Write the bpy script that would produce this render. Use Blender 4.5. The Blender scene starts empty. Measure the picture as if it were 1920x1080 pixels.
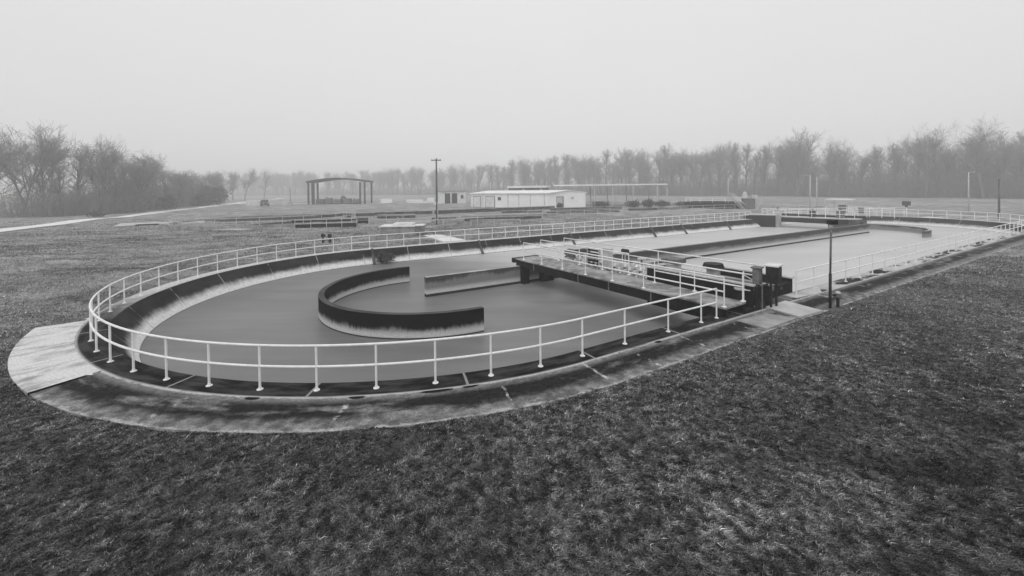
import bpy, math, random
import numpy as np
from mathutils import Vector, Matrix, noise as mnoise
PI = math.pi
sc = bpy.context.scene
COL = sc.collection

# ------------------------------------------------------------------ camera
cam_d = bpy.data.cameras.new('camera'); cam = bpy.data.objects.new('camera', cam_d); COL.objects.link(cam)
cam_d.sensor_fit = 'HORIZONTAL'; cam_d.sensor_width = 36.0
cam_d.lens = 785.03 / 1920 * 36
cam_d.shift_y = -177.45 / 1920
cam_d.clip_start = 0.1; cam_d.clip_end = 5000
cam.matrix_world = (Matrix.Translation((0, 0, 4.781)) @ Matrix.Rotation(PI / 2 - 0.01171, 4, 'X')
                    @ Matrix.Rotation(-0.01088, 4, 'Z'))
sc.camera = cam

# ------------------------------------------------------------------ world, sun, exposure
world = bpy.data.worlds.new('World'); sc.world = world; world.use_nodes = True
wt = world.node_tree; wt.nodes.clear()
SUN_EL, SUN_ROT = math.radians(52), math.radians(200)
sky = wt.nodes.new('ShaderNodeTexSky'); sky.sky_type = 'NISHITA'; sky.sun_disc = False
sky.sun_elevation = SUN_EL; sky.sun_rotation = SUN_ROT; sky.air_density = 1.0; sky.dust_density = 6.0; sky.ozone_density = 0.0
bw = wt.nodes.new('ShaderNodeRGBToBW'); wt.links.new(sky.outputs[0], bw.inputs[0])
# overcast: the clear sky is levelled out towards the even grey of a cloud deck, brighter overhead
tc = wt.nodes.new('ShaderNodeTexCoord'); sx = wt.nodes.new('ShaderNodeSeparateXYZ'); wt.links.new(tc.outputs['Generated'], sx.inputs[0])
mr = wt.nodes.new('ShaderNodeMapRange'); mr.inputs['From Min'].default_value = 0.0; mr.inputs['From Max'].default_value = 1.0
SKY_LO, SKY_HI = 7.85, 9.4
mr.inputs['To Min'].default_value = SKY_LO; mr.inputs['To Max'].default_value = SKY_HI; wt.links.new(sx.outputs[2], mr.inputs['Value'])
cn = wt.nodes.new('ShaderNodeTexNoise'); cn.inputs['Scale'].default_value = 1.6; cn.inputs['Detail'].default_value = 3
wt.links.new(tc.outputs['Generated'], cn.inputs['Vector'])
cm = wt.nodes.new('ShaderNodeMapRange'); cm.inputs['To Min'].default_value = 0.95; cm.inputs['To Max'].default_value = 1.05
wt.links.new(cn.outputs['Fac'], cm.inputs['Value'])
mu = wt.nodes.new('ShaderNodeMath'); mu.operation = 'MULTIPLY'; wt.links.new(mr.outputs[0], mu.inputs[0]); wt.links.new(cm.outputs[0], mu.inputs[1])
mx = wt.nodes.new('ShaderNodeMix'); mx.data_type = 'FLOAT'; mx.inputs[0].default_value = 0.94
wt.links.new(bw.outputs[0], mx.inputs[2]); wt.links.new(mu.outputs[0], mx.inputs[3])
bg = wt.nodes.new('ShaderNodeBackground'); bg.inputs['Strength'].default_value = 0.1
wt.links.new(mx.outputs[0], bg.inputs['Color'])
wo = wt.nodes.new('ShaderNodeOutputWorld'); wt.links.new(bg.outputs[0], wo.inputs[0])

sun_d = bpy.data.lights.new('sun', 'SUN'); sun_d.energy = 0.8; sun_d.angle = math.radians(50); sun_d.color = (1, 1, 1)
sun = bpy.data.objects.new('sun', sun_d); COL.objects.link(sun)
sdir = Vector((math.sin(SUN_ROT) * math.cos(SUN_EL), math.cos(SUN_ROT) * math.cos(SUN_EL), math.sin(SUN_EL)))
sun.rotation_euler = sdir.to_track_quat('Z', 'Y').to_euler()

vs = sc.view_settings; vs.view_transform = 'Standard'; vs.look = 'None'; vs.gamma = 1.0; vs.exposure = 0.0; vs.use_curve_mapping = False
sc.render.engine = 'CYCLES'
sc.cycles.volume_bounces = 2; sc.cycles.max_bounces = 6; sc.cycles.diffuse_bounces = 3; sc.cycles.glossy_bounces = 3
sc.cycles.use_denoising = True; sc.cycles.denoiser = 'OPENIMAGEDENOISE'; sc.cycles.denoising_input_passes = 'RGB_ALBEDO_NORMAL'; sc.cycles.denoising_prefilter = 'ACCURATE'

# ------------------------------------------------------------------ ditch coordinates (s along the ditch, t across)
CX, CY, RR = -4.767, 23.005, 13.032
UX, UY = 0.87260, 0.48844
NX, NY = 0.48844, -0.87260
TN, TF, SE = 0.035, 0.012, 61.0
def D(s, t, z=0.0): return (CX + s * UX + t * NX, CY + s * UY + t * NY, z)
def outline(off):
    """closed outline of the ditch at an offset from the railing line: list of (s, t, arc length)"""
    out = []; R = RR + off
    for i in range(0, 62): out.append((SE - i, R - TN * (SE - i), float(i)))
    for k in range(1, 90):
        a = k / 90 * PI; out.append((-R * math.sin(a), R * math.cos(a), 61 + a * RR))
    b = 61 + PI * RR
    for i in range(0, 62): out.append((float(i), -R - TF * i, b + i))
    tn, tf = R - TN * SE, -R - TF * SE; tc_, r = (tn + tf) / 2, (tn - tf) / 2
    for k in range(1, 60):
        a = k / 60 * PI; out.append((SE + r * math.sin(a), tc_ - r * math.cos(a), b + 61 + a * RR))
    return out
ULEN = 61 * 2 + 2 * PI * RR
def railpt(u, off=0.0):
    """point at arc length u on the offset outline"""
    R = RR + off; b = 61 + PI * RR
    u = u % ULEN
    if u <= 61: s = SE - u; return s, R - TN * s
    if u <= b: a = (u - 61) / RR; return -R * math.sin(a), R * math.cos(a)
    if u <= b + 61: s = u - b; return s, -R - TF * s
    tn, tf = R - TN * SE, -R - TF * SE; tc_, r = (tn + tf) / 2, (tn - tf) / 2
    a = (u - b - 61) / RR; return SE + r * math.sin(a), tc_ - r * math.cos(a)

# ------------------------------------------------------------------ node helper: all colours are neutral greys
class G:
    def __init__(s, name, rough=0.9, spec=0.08):
        s.m = bpy.data.materials.new(name); s.m.use_nodes = True; s.t = s.m.node_tree
        s.b = s.t.nodes['Principled BSDF']; s.b.inputs['Roughness'].default_value = rough
        s.b.inputs['Specular IOR Level'].default_value = spec
        s.tc = s.t.nodes.new('ShaderNodeTexCoord')
    def set(s, sock, v):
        if isinstance(v, (int, float)): sock.default_value = v
        else: s.t.links.new(v, sock)
    def math(s, op, a, b=0.0, c=None):
        n = s.t.nodes.new('ShaderNodeMath'); n.operation = op; s.set(n.inputs[0], a); s.set(n.inputs[1], b)
        if c is not None: s.set(n.inputs[2], c)
        return n.outputs[0]
    def add(s, a, b): return s.math('ADD', a, b)
    def mul(s, a, b): return s.math('MULTIPLY', a, b)
    def mix(s, f, a, b):
        n = s.t.nodes.new('ShaderNodeMix'); n.data_type = 'FLOAT'; s.set(n.inputs[0], f); s.set(n.inputs[2], a); s.set(n.inputs[3], b); return n.outputs[0]
    def step(s, v, lo, hi, a=0.0, b=1.0):
        n = s.t.nodes.new('ShaderNodeMapRange'); n.interpolation_type = 'SMOOTHSTEP'; s.set(n.inputs['Value'], v)
        n.inputs['From Min'].default_value = lo; n.inputs['From Max'].default_value = hi
        n.inputs['To Min'].default_value = a; n.inputs['To Max'].default_value = b; return n.outputs[0]
    def vec(s, src='Object', scale=(1, 1, 1), rot=0.0):
        n = s.t.nodes.new('ShaderNodeMapping'); n.inputs['Scale'].default_value = scale; n.inputs['Rotation'].default_value = (0, 0, rot)
        s.t.links.new(s.tc.outputs[src], n.inputs['Vector']); return n.outputs[0]
    def noise(s, vec, scale, detail=4, rough=0.55):
        n = s.t.nodes.new('ShaderNodeTexNoise'); s.t.links.new(vec, n.inputs['Vector']); n.inputs['Scale'].default_value = scale
        n.inputs['Detail'].default_value = detail; n.inputs['Roughness'].default_value = rough; return n.outputs['Fac']
    def xyz(s, src):
        n = s.t.nodes.new('ShaderNodeSeparateXYZ'); s.t.links.new(s.tc.outputs[src], n.inputs[0]); return n.outputs
    def bump(s, h, strength=0.4, dist=0.02):
        n = s.t.nodes.new('ShaderNodeBump'); n.inputs['Strength'].default_value = strength; n.inputs['Distance'].default_value = dist
        s.t.links.new(h, n.inputs['Height']); s.t.links.new(n.outputs[0], s.b.inputs['Normal'])
    def done(s, col): s.set(s.b.inputs['Base Color'], col) if not isinstance(col, float) else None; return s.m
def simple(name, lo, hi, scale=3.0, rough=0.7, bump=0.2, stretch=(1, 1, 1), metal=0.0, spec=0.1):
    g = G(name, rough, spec); v = g.vec('Object', stretch); n = g.noise(v, scale, 5, 0.6)
    g.b.inputs['Metallic'].default_value = metal
    if bump: g.bump(g.noise(v, scale * 8, 3), bump, 0.01)
    return g.done(g.step(n, 0.3, 0.7, lo, hi))

M = {}
M['rail'] = simple('galvanised_rail', 0.78, 0.92, 6, 0.5, 0)
M['white'] = simple('white_paint', 0.62, 0.78, 1.2, 0.6, 0.1)
M['pale_metal'] = simple('pale_metal', 0.42, 0.62, 3, 0.5, 0.05)
M['dark_metal'] = simple('dark_metal', 0.012, 0.035, 4, 0.6, 0.1)
M['mid_metal'] = simple('mid_metal', 0.10, 0.2, 4, 0.55, 0.1)
M['grey_box'] = simple('grey_cabinet_paint', 0.16, 0.24, 2, 0.5, 0.05)
M['deck'] = simple('bridge_concrete', 0.13, 0.42, 1.6, 0.85, 0.4, (1, 1, 1))
M['black'] = simple('tarred_panel', 0.006, 0.018, 2, 0.75, 0.3, (1, 1, 0.2))
M['wood'] = simple('weathered_wood', 0.09, 0.16, 6, 0.85, 0.3, (1, 1, 0.1))
M['pale_concrete'] = simple('pale_concrete', 0.40, 0.58, 0.8, 0.9, 0.3)
M['mid_concrete'] = simple('mid_concrete', 0.2, 0.38, 1.2, 0.9, 0.3)
M['dark_concrete'] = simple('dark_concrete', 0.035, 0.12, 1.2, 0.9, 0.3)
M['bark'] = simple('bare_bark', 0.10, 0.17, 3, 0.95, 0)
M['twig'] = simple('bare_twigs', 0.19, 0.28, 0.5, 0.95, 0)
M['scrub'] = simple('scrub_leaves', 0.05, 0.11, 2, 0.95, 0)
M['gravel'] = simple('gravel', 0.68, 0.82, 0.6, 0.95, 0.3)
M['paint_car'] = simple('car_paint', 0.02, 0.03, 2, 0.35, 0, spec=0.5)
M['glass'] = simple('window_glass', 0.03, 0.05, 2, 0.08, 0, spec=0.6)
M['lens'] = simple('lamp_lens', 0.6, 0.8, 2, 0.2, 0)
M['rubber'] = simple('rubber', 0.02, 0.03, 2, 0.9, 0)
M['roof'] = simple('pale_roof_sheet', 0.72, 0.88, 0.5, 0.5, 0.1)
M['bright'] = simple('bright_wall_sheet', 0.82, 0.93, 0.35, 0.6, 0.1)
M['shelter'] = simple('shelter_steel', 0.05, 0.09, 1, 0.7, 0.05)

# tank wall: u along, v down the profile (0 crease, 0.75 inner lip, 2.14 water line)
g = G('tank_wall_concrete'); uv = g.xyz('UV'); U, V = uv[0], uv[1]
streak = g.noise(g.vec('UV', (5.0, 0.45, 1)), 1.0, 5, 0.65); blot = g.noise(g.vec('UV', (0.5, 1.2, 1)), 1.0, 5, 0.6)
fine = g.noise(g.vec('UV', (3, 3, 1)), 2.0, 6, 0.7)
vv = g.add(V, g.add(g.mul(g.math('SUBTRACT', streak, 0.5), 0.28), g.mul(g.math('SUBTRACT', blot, 0.5), 0.55)))
slope = g.mix(g.step(vv, 1.38, 1.92), g.step(blot, 0.3, 0.7, 0.008, 0.035), g.step(fine, 0.3, 0.7, 0.6, 0.84))
wet = g.step(V, 2.06, 2.14); slope = g.mix(wet, slope, 0.10)
joint = g.math('ABSOLUTE', g.math('SUBTRACT', g.math('FRACT', g.math('DIVIDE', U, 3.66)), 0.5))
slope = g.mix(g.mul(g.step(joint, 0.004, 0.012, 1.0, 0.0), g.step(blot, 0.35, 0.6)), slope, 0.38)
far = g.step(g.add(U, g.mul(blot, 6)), 83, 89)
near_right = g.step(U, 44, 52, 1.0, 0.0)
lipd = g.step(g.noise(g.vec('UV', (0.8, 2.5, 1)), 1.3, 5, 0.6), 0.38, 0.66, 0.005, 0.05)
lipl = g.step(fine, 0.25, 0.75, 0.42, 0.68)
lip = g.mix(far, lipd, lipl)
lip = g.mix(g.mul(near_right, g.step(blot, 0.42, 0.52)), lip, 0.5)
edge = g.mul(g.step(V, 0.0, 0.10, 1.0, 0.0), g.step(blot, 0.3, 0.5)); lip = g.mix(edge, lip, 0.50)
lip = g.mix(g.mul(g.step(joint, 0.004, 0.012, 1.0, 0.0), 0.8), lip, 0.34)
g.bump(fine, 0.5, 0.02)
M['tank'] = g.done(g.mix(g.step(V, 0.73, 0.80), lip, slope))

# apron: stained panels with mortar joints and weep holes
g = G('stained_apron'); uv = g.xyz('UV'); U, V = uv[0], uv[1]
blot = g.noise(g.vec('UV', (0.42, 1.3, 1)), 1.0, 6, 0.62); fine = g.noise(g.vec('UV', (3, 3, 1)), 2.2, 6, 0.7); wob = g.noise(g.vec('UV', (2, 2, 1)), 1.5, 4); wobf = g.noise(g.vec('UV', (1.3, 1.6, 1)), 2.1, 5, 0.6)
vw = g.add(V, g.mul(g.math('SUBTRACT', wob, 0.5), 0.35))
mid = g.mul(g.step(vw, 0.08, 0.36), g.step(vw, 0.72, 1.12, 1.0, 0.0))
col = g.mix(g.mul(mid, g.step(blot, 0.36, 0.50)), g.mix(g.step(wob, 0.35, 0.65), g.step(fine, 0.25, 0.75, 0.07, 0.15), g.step(fine, 0.25, 0.75, 0.15, 0.30)), g.step(fine, 0.3, 0.7, 0.005, 0.028))
crs = g.mul(g.step(vw, -0.02, 0.08, 1.0, 0.0), g.step(wob, 0.3, 0.5)); col = g.mix(crs, col, 0.55)
col = g.mix(g.mul(g.step(vw, 1.20, 1.30), g.step(wobf, 0.35, 0.55)), col, 0.38)
for ju in (54.3, 56.9, 59.15, 60.9, 63.3, 66.7, 70.4, 51.2, 47.6, 44.0, 40.3, 36.7, 33.0, 29.0, 25.0):
    j = g.step(g.math('ABSOLUTE', g.math('SUBTRACT', g.add(U, g.mul(wob, 0.22)), ju + 0.11)), 0.012, 0.04 + 0.06 * ((ju * 7.3) % 1), 1.0, 0.0)
    col = g.mix(g.mul(j, g.step(wobf, 0.40 + 0.12 * ((ju * 3.7) % 1), 0.62)), col, 0.48)
for hu, hv, hw in ((66.55, 0.04, 0.20), (64.8, 0.05, 0.42), (64.0, 0.03, 0.22), (68.9, 0.05, 0.20), (57.9, 0.06, 0.16)):
    dd = g.add(g.math('POWER', g.math('DIVIDE', g.math('SUBTRACT', U, hu), hw), 2), g.math('POWER', g.math('DIVIDE', g.math('SUBTRACT', V, hv), 0.085), 2))
    col = g.mix(g.step(g.add(dd, g.mul(wob, 0.7)), 0.9, 1.4, 1.0, 0.0), col, 0.006)
g.bump(fine, 0.6, 0.02)
spk = g.noise(g.vec('UV', (1, 1, 1)), 26, 4, 0.7); col = g.mul(col, g.step(spk, 0.25, 0.75, 0.55, 1.5))
M['apron'] = g.done(col)

g = G('new_pale_slab'); st1 = g.noise(g.vec('UV', (1.7, 0.6, 1)), 1.5, 4, 0.6); fine = g.noise(g.vec('UV', (3, 3, 1)), 5, 5, 0.7)
col = g.mix(g.step(st1, 0.44, 0.74), g.step(fine, 0.3, 0.7, 0.55, 0.74), 0.22); g.bump(fine, 0.3, 0.01); col = g.mul(col, g.step(g.noise(g.vec('UV', (1, 1, 1)), 20, 4, 0.7), 0.25, 0.75, 0.85, 1.12)); M['slab'] = g.done(col)

def wallmat(name, cut, lodark, lowpale, patch):
    g = G(name); uv = g.xyz('UV'); V = uv[1]
    streak = g.noise(g.vec('UV', (7.0, 0.7, 1)), 1.0, 6, 0.72); blot = g.noise(g.vec('UV', (0.5, 0.6, 1)), 1.0, 3); fine = g.noise(g.vec('UV', (4, 4, 1)), 3, 5, 0.7)
    vv = g.add(g.add(V, g.mul(g.math('SUBTRACT', streak, 0.5), 0.42)), g.mul(g.math('SUBTRACT', blot, 0.5), patch))
    pale = g.mix(g.step(V, 0.55, 0.85), g.step(fine, 0.3, 0.7, 0.16, 0.28), g.step(fine, 0.3, 0.7, 0.5, 0.66))
    col = g.mix(g.step(vv, cut - 0.10, cut + 0.14), g.step(fine, 0.3, 0.7, lodark, lodark * 1.8), pale)
    col = g.mix(g.step(V, 0.91, 0.95), col, 0.03)
    top = g.step(V, -0.02, 0.0, 1.0, 0.0); col = g.mix(top, col, g.step(blot, 0.3, 0.7, lowpale, lowpale * 2.2)); g.bump(fine, 0.5, 0.02); return g.done(col)
M['baffle'] = wallmat('baffle_concrete', 0.60, 0.007, 0.045, 0.6)
M['divider'] = wallmat('divider_concrete', 0.18, 0.05, 0.22, 1.1)
M['divider_far'] = wallmat('divider_concrete_far', 0.42, 0.04, 0.10, 0.5)

# water: muddy, smoothed by the long exposure of the still surface
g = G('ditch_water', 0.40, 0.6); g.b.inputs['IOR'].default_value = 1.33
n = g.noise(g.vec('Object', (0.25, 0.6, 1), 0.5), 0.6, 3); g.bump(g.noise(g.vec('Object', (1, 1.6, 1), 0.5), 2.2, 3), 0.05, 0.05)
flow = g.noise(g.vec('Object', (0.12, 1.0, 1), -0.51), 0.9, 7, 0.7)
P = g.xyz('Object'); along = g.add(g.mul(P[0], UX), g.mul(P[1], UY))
M['water'] = g.done(g.mix(g.step(g.add(along, g.mul(n, 5)), 12, 22), g.mul(g.step(n, 0.3, 0.7, 0.145, 0.185), g.step(flow, 0.3, 0.7, 0.90, 1.10)), g.step(n, 0.3, 0.7, 0.48, 0.55)))  # far channels: sky reflection at grazing view painted in as a paler base

# lawn
g = G('winter_lawn', 0.95, 0.1); P = g.xyz('Object')
big = g.noise(g.vec('Object', (1, 1, 1)), 0.055, 5, 0.6); md = g.noise(g.vec('Object', (0.6, 1.3, 1), 0.5), 0.6, 8, 0.72); fn = g.noise(g.vec('Object', (1, 1, 1)), 6, 7, 0.75)
vf = g.noise(g.vec('Object', (1, 1, 1)), 40, 3, 0.7)
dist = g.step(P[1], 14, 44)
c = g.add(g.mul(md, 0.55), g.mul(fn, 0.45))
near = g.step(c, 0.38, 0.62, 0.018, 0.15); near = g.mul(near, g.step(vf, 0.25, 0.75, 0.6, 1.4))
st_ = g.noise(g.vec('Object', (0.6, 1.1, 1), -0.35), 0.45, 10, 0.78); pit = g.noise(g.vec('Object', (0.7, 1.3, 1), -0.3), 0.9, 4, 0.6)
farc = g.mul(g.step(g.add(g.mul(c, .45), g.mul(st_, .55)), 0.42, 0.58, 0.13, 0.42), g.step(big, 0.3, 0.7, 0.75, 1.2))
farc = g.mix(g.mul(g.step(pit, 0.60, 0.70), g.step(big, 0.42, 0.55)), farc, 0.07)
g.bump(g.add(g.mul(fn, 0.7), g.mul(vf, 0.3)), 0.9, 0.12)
M['lawn'] = g.done(g.mix(g.step(g.add(P[1], g.mul(g.math('SUBTRACT', big, 0.5), 12)), 9, 24), near, farc))  # brightening with distance from the camera painted into the lawn colour
g = G('grass_blades', 0.9, 0.15); at = g.t.nodes.new('ShaderNodeAttribute'); at.attribute_name = 'tint'
g.t.links.new(at.outputs['Fac'], g.b.inputs['Base Color']); M['grass'] = g.m

# ------------------------------------------------------------------ mesh helpers
class MB:
    def __init__(s): s.v = []; s.f = []; s.uv = {}
    def add(s, vs, fs):
        n = len(s.v); s.v += [tuple(p) for p in vs]; s.f += [tuple(i + n for i in f) for f in fs]; return n
    def box(s, c, size, rz=0.0, ax=None):
        hx, hy, hz = size[0] / 2, size[1] / 2, size[2] / 2; cs, sn = math.cos(rz), math.sin(rz)
        vs = []
        for dz in (-hz, hz):
            for dx, dy in ((-hx, -hy), (hx, -hy), (hx, hy), (-hx, hy)):
                vs.append((c[0] + dx * cs - dy * sn, c[1] + dx * sn + dy * cs, c[2] + dz))
        s.add(vs, [(3, 2, 1, 0), (4, 5, 6, 7), (0, 1, 5, 4), (1, 2, 6, 5), (2, 3, 7, 6), (3, 0, 4, 7)]); return s
    def prism(s, pts, z0, z1):
        n = len(pts); s.add([(p[0], p[1], z0) for p in pts] + [(p[0], p[1], z1) for p in pts],
              [tuple(range(n))[::-1], tuple(range(n, 2 * n))] + [(i, (i + 1) % n, n + (i + 1) % n, n + i) for i in range(n)]); return s
    def tube(s, pts, r, n=8, cap=True, r1=None):
        pts = [Vector(p) for p in pts]; rings = []; m = len(pts)
        up = Vector((0, 0, 1))
        for i, p in enumerate(pts):
            d = (pts[min(i + 1, m - 1)] - pts[max(i - 1, 0)]).normalized()
            a = d.cross(up)
            if a.length < 1e-3: a = Vector((1, 0, 0))
            a.normalize(); b = a.cross(d); rr = r if r1 is None else r + (r1 - r) * i / (m - 1)
            rings.append([p + a * math.cos(2 * PI * k / n) * rr + b * math.sin(2 * PI * k / n) * rr for k in range(n)])
        vs = [q for ring in rings for q in ring]; fs = []
        for i in range(m - 1):
            for k in range(n): fs.append((i * n + k, i * n + (k + 1) % n, (i + 1) * n + (k + 1) % n, (i + 1) * n + k))
        if cap: fs += [tuple(range(n))[::-1], tuple(range((m - 1) * n, m * n))]
        s.add(vs, fs); return s
    def build(s, name, mat, parent=None, smooth=False, loc=None, bevel=0.0):
        me = bpy.data.meshes.new(name)
        vs = s.v
        if loc is not None: vs = [(a - loc[0], b - loc[1], c - loc[2]) for a, b, c in vs]
        me.from_pydata(vs, [], s.f); me.materials.append(mat); me.validate(); me.update()
        if smooth: me.shade_smooth()
        o = bpy.data.objects.new(name, me); COL.objects.link(o)
        if loc is not None and parent is None: o.location = loc
        if parent is not None: o.parent = parent
        if bevel:
            md_ = o.modifiers.new('bevel', 'BEVEL'); md_.width = bevel; md_.segments = 2; md_.limit_method = 'ANGLE'
        return o
def tag(o, label=None, cat=None, group=None, kind=None):
    if label: o['label'] = label
    if cat: o['category'] = cat
    if group: o['group'] = group
    if kind: o['kind'] = kind
    return o
def empty(name, loc, label, cat, group=None, rz=0.0):
    o = bpy.data.objects.new(name, None); COL.objects.link(o); o.location = loc; o.rotation_euler = (0, 0, rz); o.empty_display_size = 0.3
    return tag(o, label, cat, group)
def copy_tree(o, parent=None):
    c = o.copy(); COL.objects.link(c)
    if parent is not None: c.parent = parent
    for ch in [x for x in KIDS.get(o.name, [])]: copy_tree(ch, c)
    return c
KIDS = {}
def reg(root):
    """remember the children of a prototype so copying never has to search"""
    KIDS[root.name] = list(root.children)
    for c in root.children: reg(c)
    return root
def rect(s0, s1, t0, t1): return [D(s0, t0), D(s1, t0), D(s1, t1), D(s0, t1)]
ANG_U = math.atan2(UY, UX)

def sweep(name, prof, mat, u0=None, u1=None, parent=None, close=True, step=None):
    """sweep a profile [(offset, z)] round the ditch; UV = (arc length, profile length)"""
    me = bpy.data.meshes.new(name); us = [p[2] for p in outline(0)]
    if u0 is not None: us = sorted({u0, u1} | {u for u in us if u0 < u < u1}); close = False
    vs, fs, uvs = [], [], []; pl = [0.0]
    for a, b in zip(prof, prof[1:]): pl.append(pl[-1] + math.dist(a, b))
    for u in us:
        for off, z in prof:
            s, t = railpt(u, off); vs.append(D(s, t, z))
    m = len(prof); n = len(us)
    for i in range(n if close else n - 1):
        for k in range(m - 1):
            a, b = i * m + k, ((i + 1) % n) * m + k
            fs.append((a, b, b + 1, a + 1)); ua = us[i]; ub = us[i + 1] if i + 1 < n else ULEN
            uvs += [(ua, pl[k]), (ub, pl[k]), (ub, pl[k + 1]), (ua, pl[k + 1])]
    me.from_pydata(vs, [], fs); l = me.uv_layers.new(name='UVMap'); l.data.foreach_set('uv', [c for p in uvs for c in p])
    me.materials.append(mat); me.update(); o = bpy.data.objects.new(name, me); COL.objects.link(o)
    if parent: o.parent = parent
    return o
def strip_wall(name, path, th, z0, z1, mat, parent=None):
    """vertical wall along path [(s,t)], thickness th; UV v = depth below the top, negative on the top face"""
    n = len(path); L = [0.0]
    for a, b in zip(path, path[1:]): L.append(L[-1] + math.dist(a, b))
    vs, fs, uvs = [], [], []
    for i, (s, t) in enumerate(path):
        a, b = path[max(i - 1, 0)], path[min(i + 1, n - 1)]; dx, dy = b[0] - a[0], b[1] - a[1]; l = math.hypot(dx, dy); nx, ny = -dy / l, dx / l
        for sg in (1, -1):
            q = (s + nx * th / 2 * sg, t + ny * th / 2 * sg)
            vs += [D(q[0], q[1], z0), D(q[0], q[1], z1)]
    H = z1 - z0
    for i in range(n - 1):
        a, b = 4 * i, 4 * i + 4
        fs += [(a, b, b + 1, a + 1), (b + 2, a + 2, a + 3, b + 3), (a + 1, b + 1, b + 3, a + 3)]
        uvs += [(L[i], H), (L[i + 1], H), (L[i + 1], 0), (L[i], 0), (L[i + 1] + 50, H), (L[i] + 50, H), (L[i] + 50, 0), (L[i + 1] + 50, 0),
                (L[i], -.1), (L[i + 1], -.1), (L[i + 1], -.1), (L[i], -.1)]
    for a in (0, 4 * (n - 1)):
        fs.append((a, a + 1, a + 3, a + 2)); uvs += [(0, H), (0, 0), (th, 0), (th, H)]
    me = bpy.data.meshes.new(name); me.from_pydata(vs, [], fs); l = me.uv_layers.new(name='UVMap'); l.data.foreach_set('uv', [c for p in uvs for c in p])
    me.materials.append(mat); me.update(); o = bpy.data.objects.new(name, me); COL.objects.link(o)
    if parent: o.parent = parent
    return o

# ------------------------------------------------------------------ ground
def dist_ditch(x, y):
    """signed offset of a ground point from the railing line (positive outside)"""
    dx, dy = x - CX, y - CY; s = dx * UX + dy * UY; t = dx * NX + dy * NY
    if s < 0: return math.hypot(s, t) - RR
    tn, tf = RR - TN * min(s, SE), -RR - TF * min(s, SE); tcn, r = (tn + tf) / 2, (tn - tf) / 2
    if s > SE: return math.hypot(s - SE, t - tcn) - r
    return max(t - tn, tf - t)
def gz(x, y):
    d = dist_ditch(x, y)
    z = -0.03
    if -5 < d < 30 or y < 40:
        z += 0.07 * (mnoise.noise((x * 0.9, y * 0.9, 1.0))) + 0.04 * mnoise.noise((x * 2.3, y * 2.3, 5.0))
    if d > 3: z += 0.25 * mnoise.noise((x * 0.09, y * 0.09, 9.0)) * min(1, (d - 3) / 12)
    if d > 1.7: z += 0.03 * min(1, (d - 1.7) / 0.8)
    if d < 1.75: z = min(z, -0.03) - 0.08 * min(1, max(0, (1.75 - d) / 0.2))
    # hollow in the turf at the lower right
    z -= 0.16 * math.exp(-(((x - 7.6) / 1.4) ** 2 + ((y - 7.2) / 0.5) ** 2))
    return z
def axis_pts(lo, hi, f0, f1, fine, grow=1.12):
    a = list(np.arange(f0, f1, fine)); s = fine; x = a[-1]
    while x < hi: s *= grow; x += s; a.append(x)
    s = fine; x = f0; pre = []
    while x > lo: s *= grow; x -= s; pre.append(x)
    return pre[::-1] + a
xs = axis_pts(-1200, 1200, -22, 24, 0.22); ys = axis_pts(-400, 1300, 3.5, 26, 0.22, 1.035)
nx_, ny_ = len(xs), len(ys)
gv = [(x, y, gz(x, y)) for y in ys for x in xs]; gf = []
for j in range(ny_ - 1):
    for i in range(nx_ - 1):
        cx_, cy_ = (xs[i] + xs[i + 1]) / 2, (ys[j] + ys[j + 1]) / 2
        half = max(xs[i + 1] - xs[i], ys[j + 1] - ys[j]) / 2
        if dist_ditch(cx_, cy_) > 0.55 + min(half * 0.0, 0.4): a = j * nx_ + i; gf.append((a, a + 1, a + 1 + nx_, a + nx_))
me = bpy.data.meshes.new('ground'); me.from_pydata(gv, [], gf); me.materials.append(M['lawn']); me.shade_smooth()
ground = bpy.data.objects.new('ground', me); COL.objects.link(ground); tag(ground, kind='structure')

# water
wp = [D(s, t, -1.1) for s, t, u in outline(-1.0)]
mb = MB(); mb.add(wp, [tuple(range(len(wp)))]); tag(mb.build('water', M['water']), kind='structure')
# tank wall
tank = sweep('tank_wall', [(0.37, 0.0), (-0.38, 0.0), (-1.23, -1.1), (-1.6, -1.6)], M['tank'])
tag(tank, 'sloping stained concrete wall and lip around the oval water ditch', 'concrete wall')
for s_ in (19.5, 31.5, 37.0, 46.0, 9.0, -0.5):
    mb = MB(); vs = []
    for ds in (-0.09, 0.09):
        for off, z in ((-0.36, 0.006), (-1.28, -1.12), (-1.40, -1.02), (-0.50, 0.07)):
            vs.append(D(s_ + ds, -(RR + off) - TF * s_, z))
    mb.add(vs, [(0, 1, 2, 3), (7, 6, 5, 4), (0, 4, 5, 1), (1, 5, 6, 2), (2, 6, 7, 3), (3, 7, 4, 0)]); mb.build('rib', M['dark_concrete'], tank)
ap = sweep('pavement', [(0.372, 0.004), (1.0, -0.012), (1.69, -0.035), (1.69, -0.25)], M['apron'], 8.0, 61 + 0.995 * RR); tag(ap, kind='structure')
sl = sweep('pavement', [(0.372, -0.2), (0.372, 0.02), (1.70, 0.0), (1.70, -0.25)], M['slab'], 61 + 1.0 * RR, 61 + 1.497 * RR); tag(sl, kind='structure')
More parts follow.
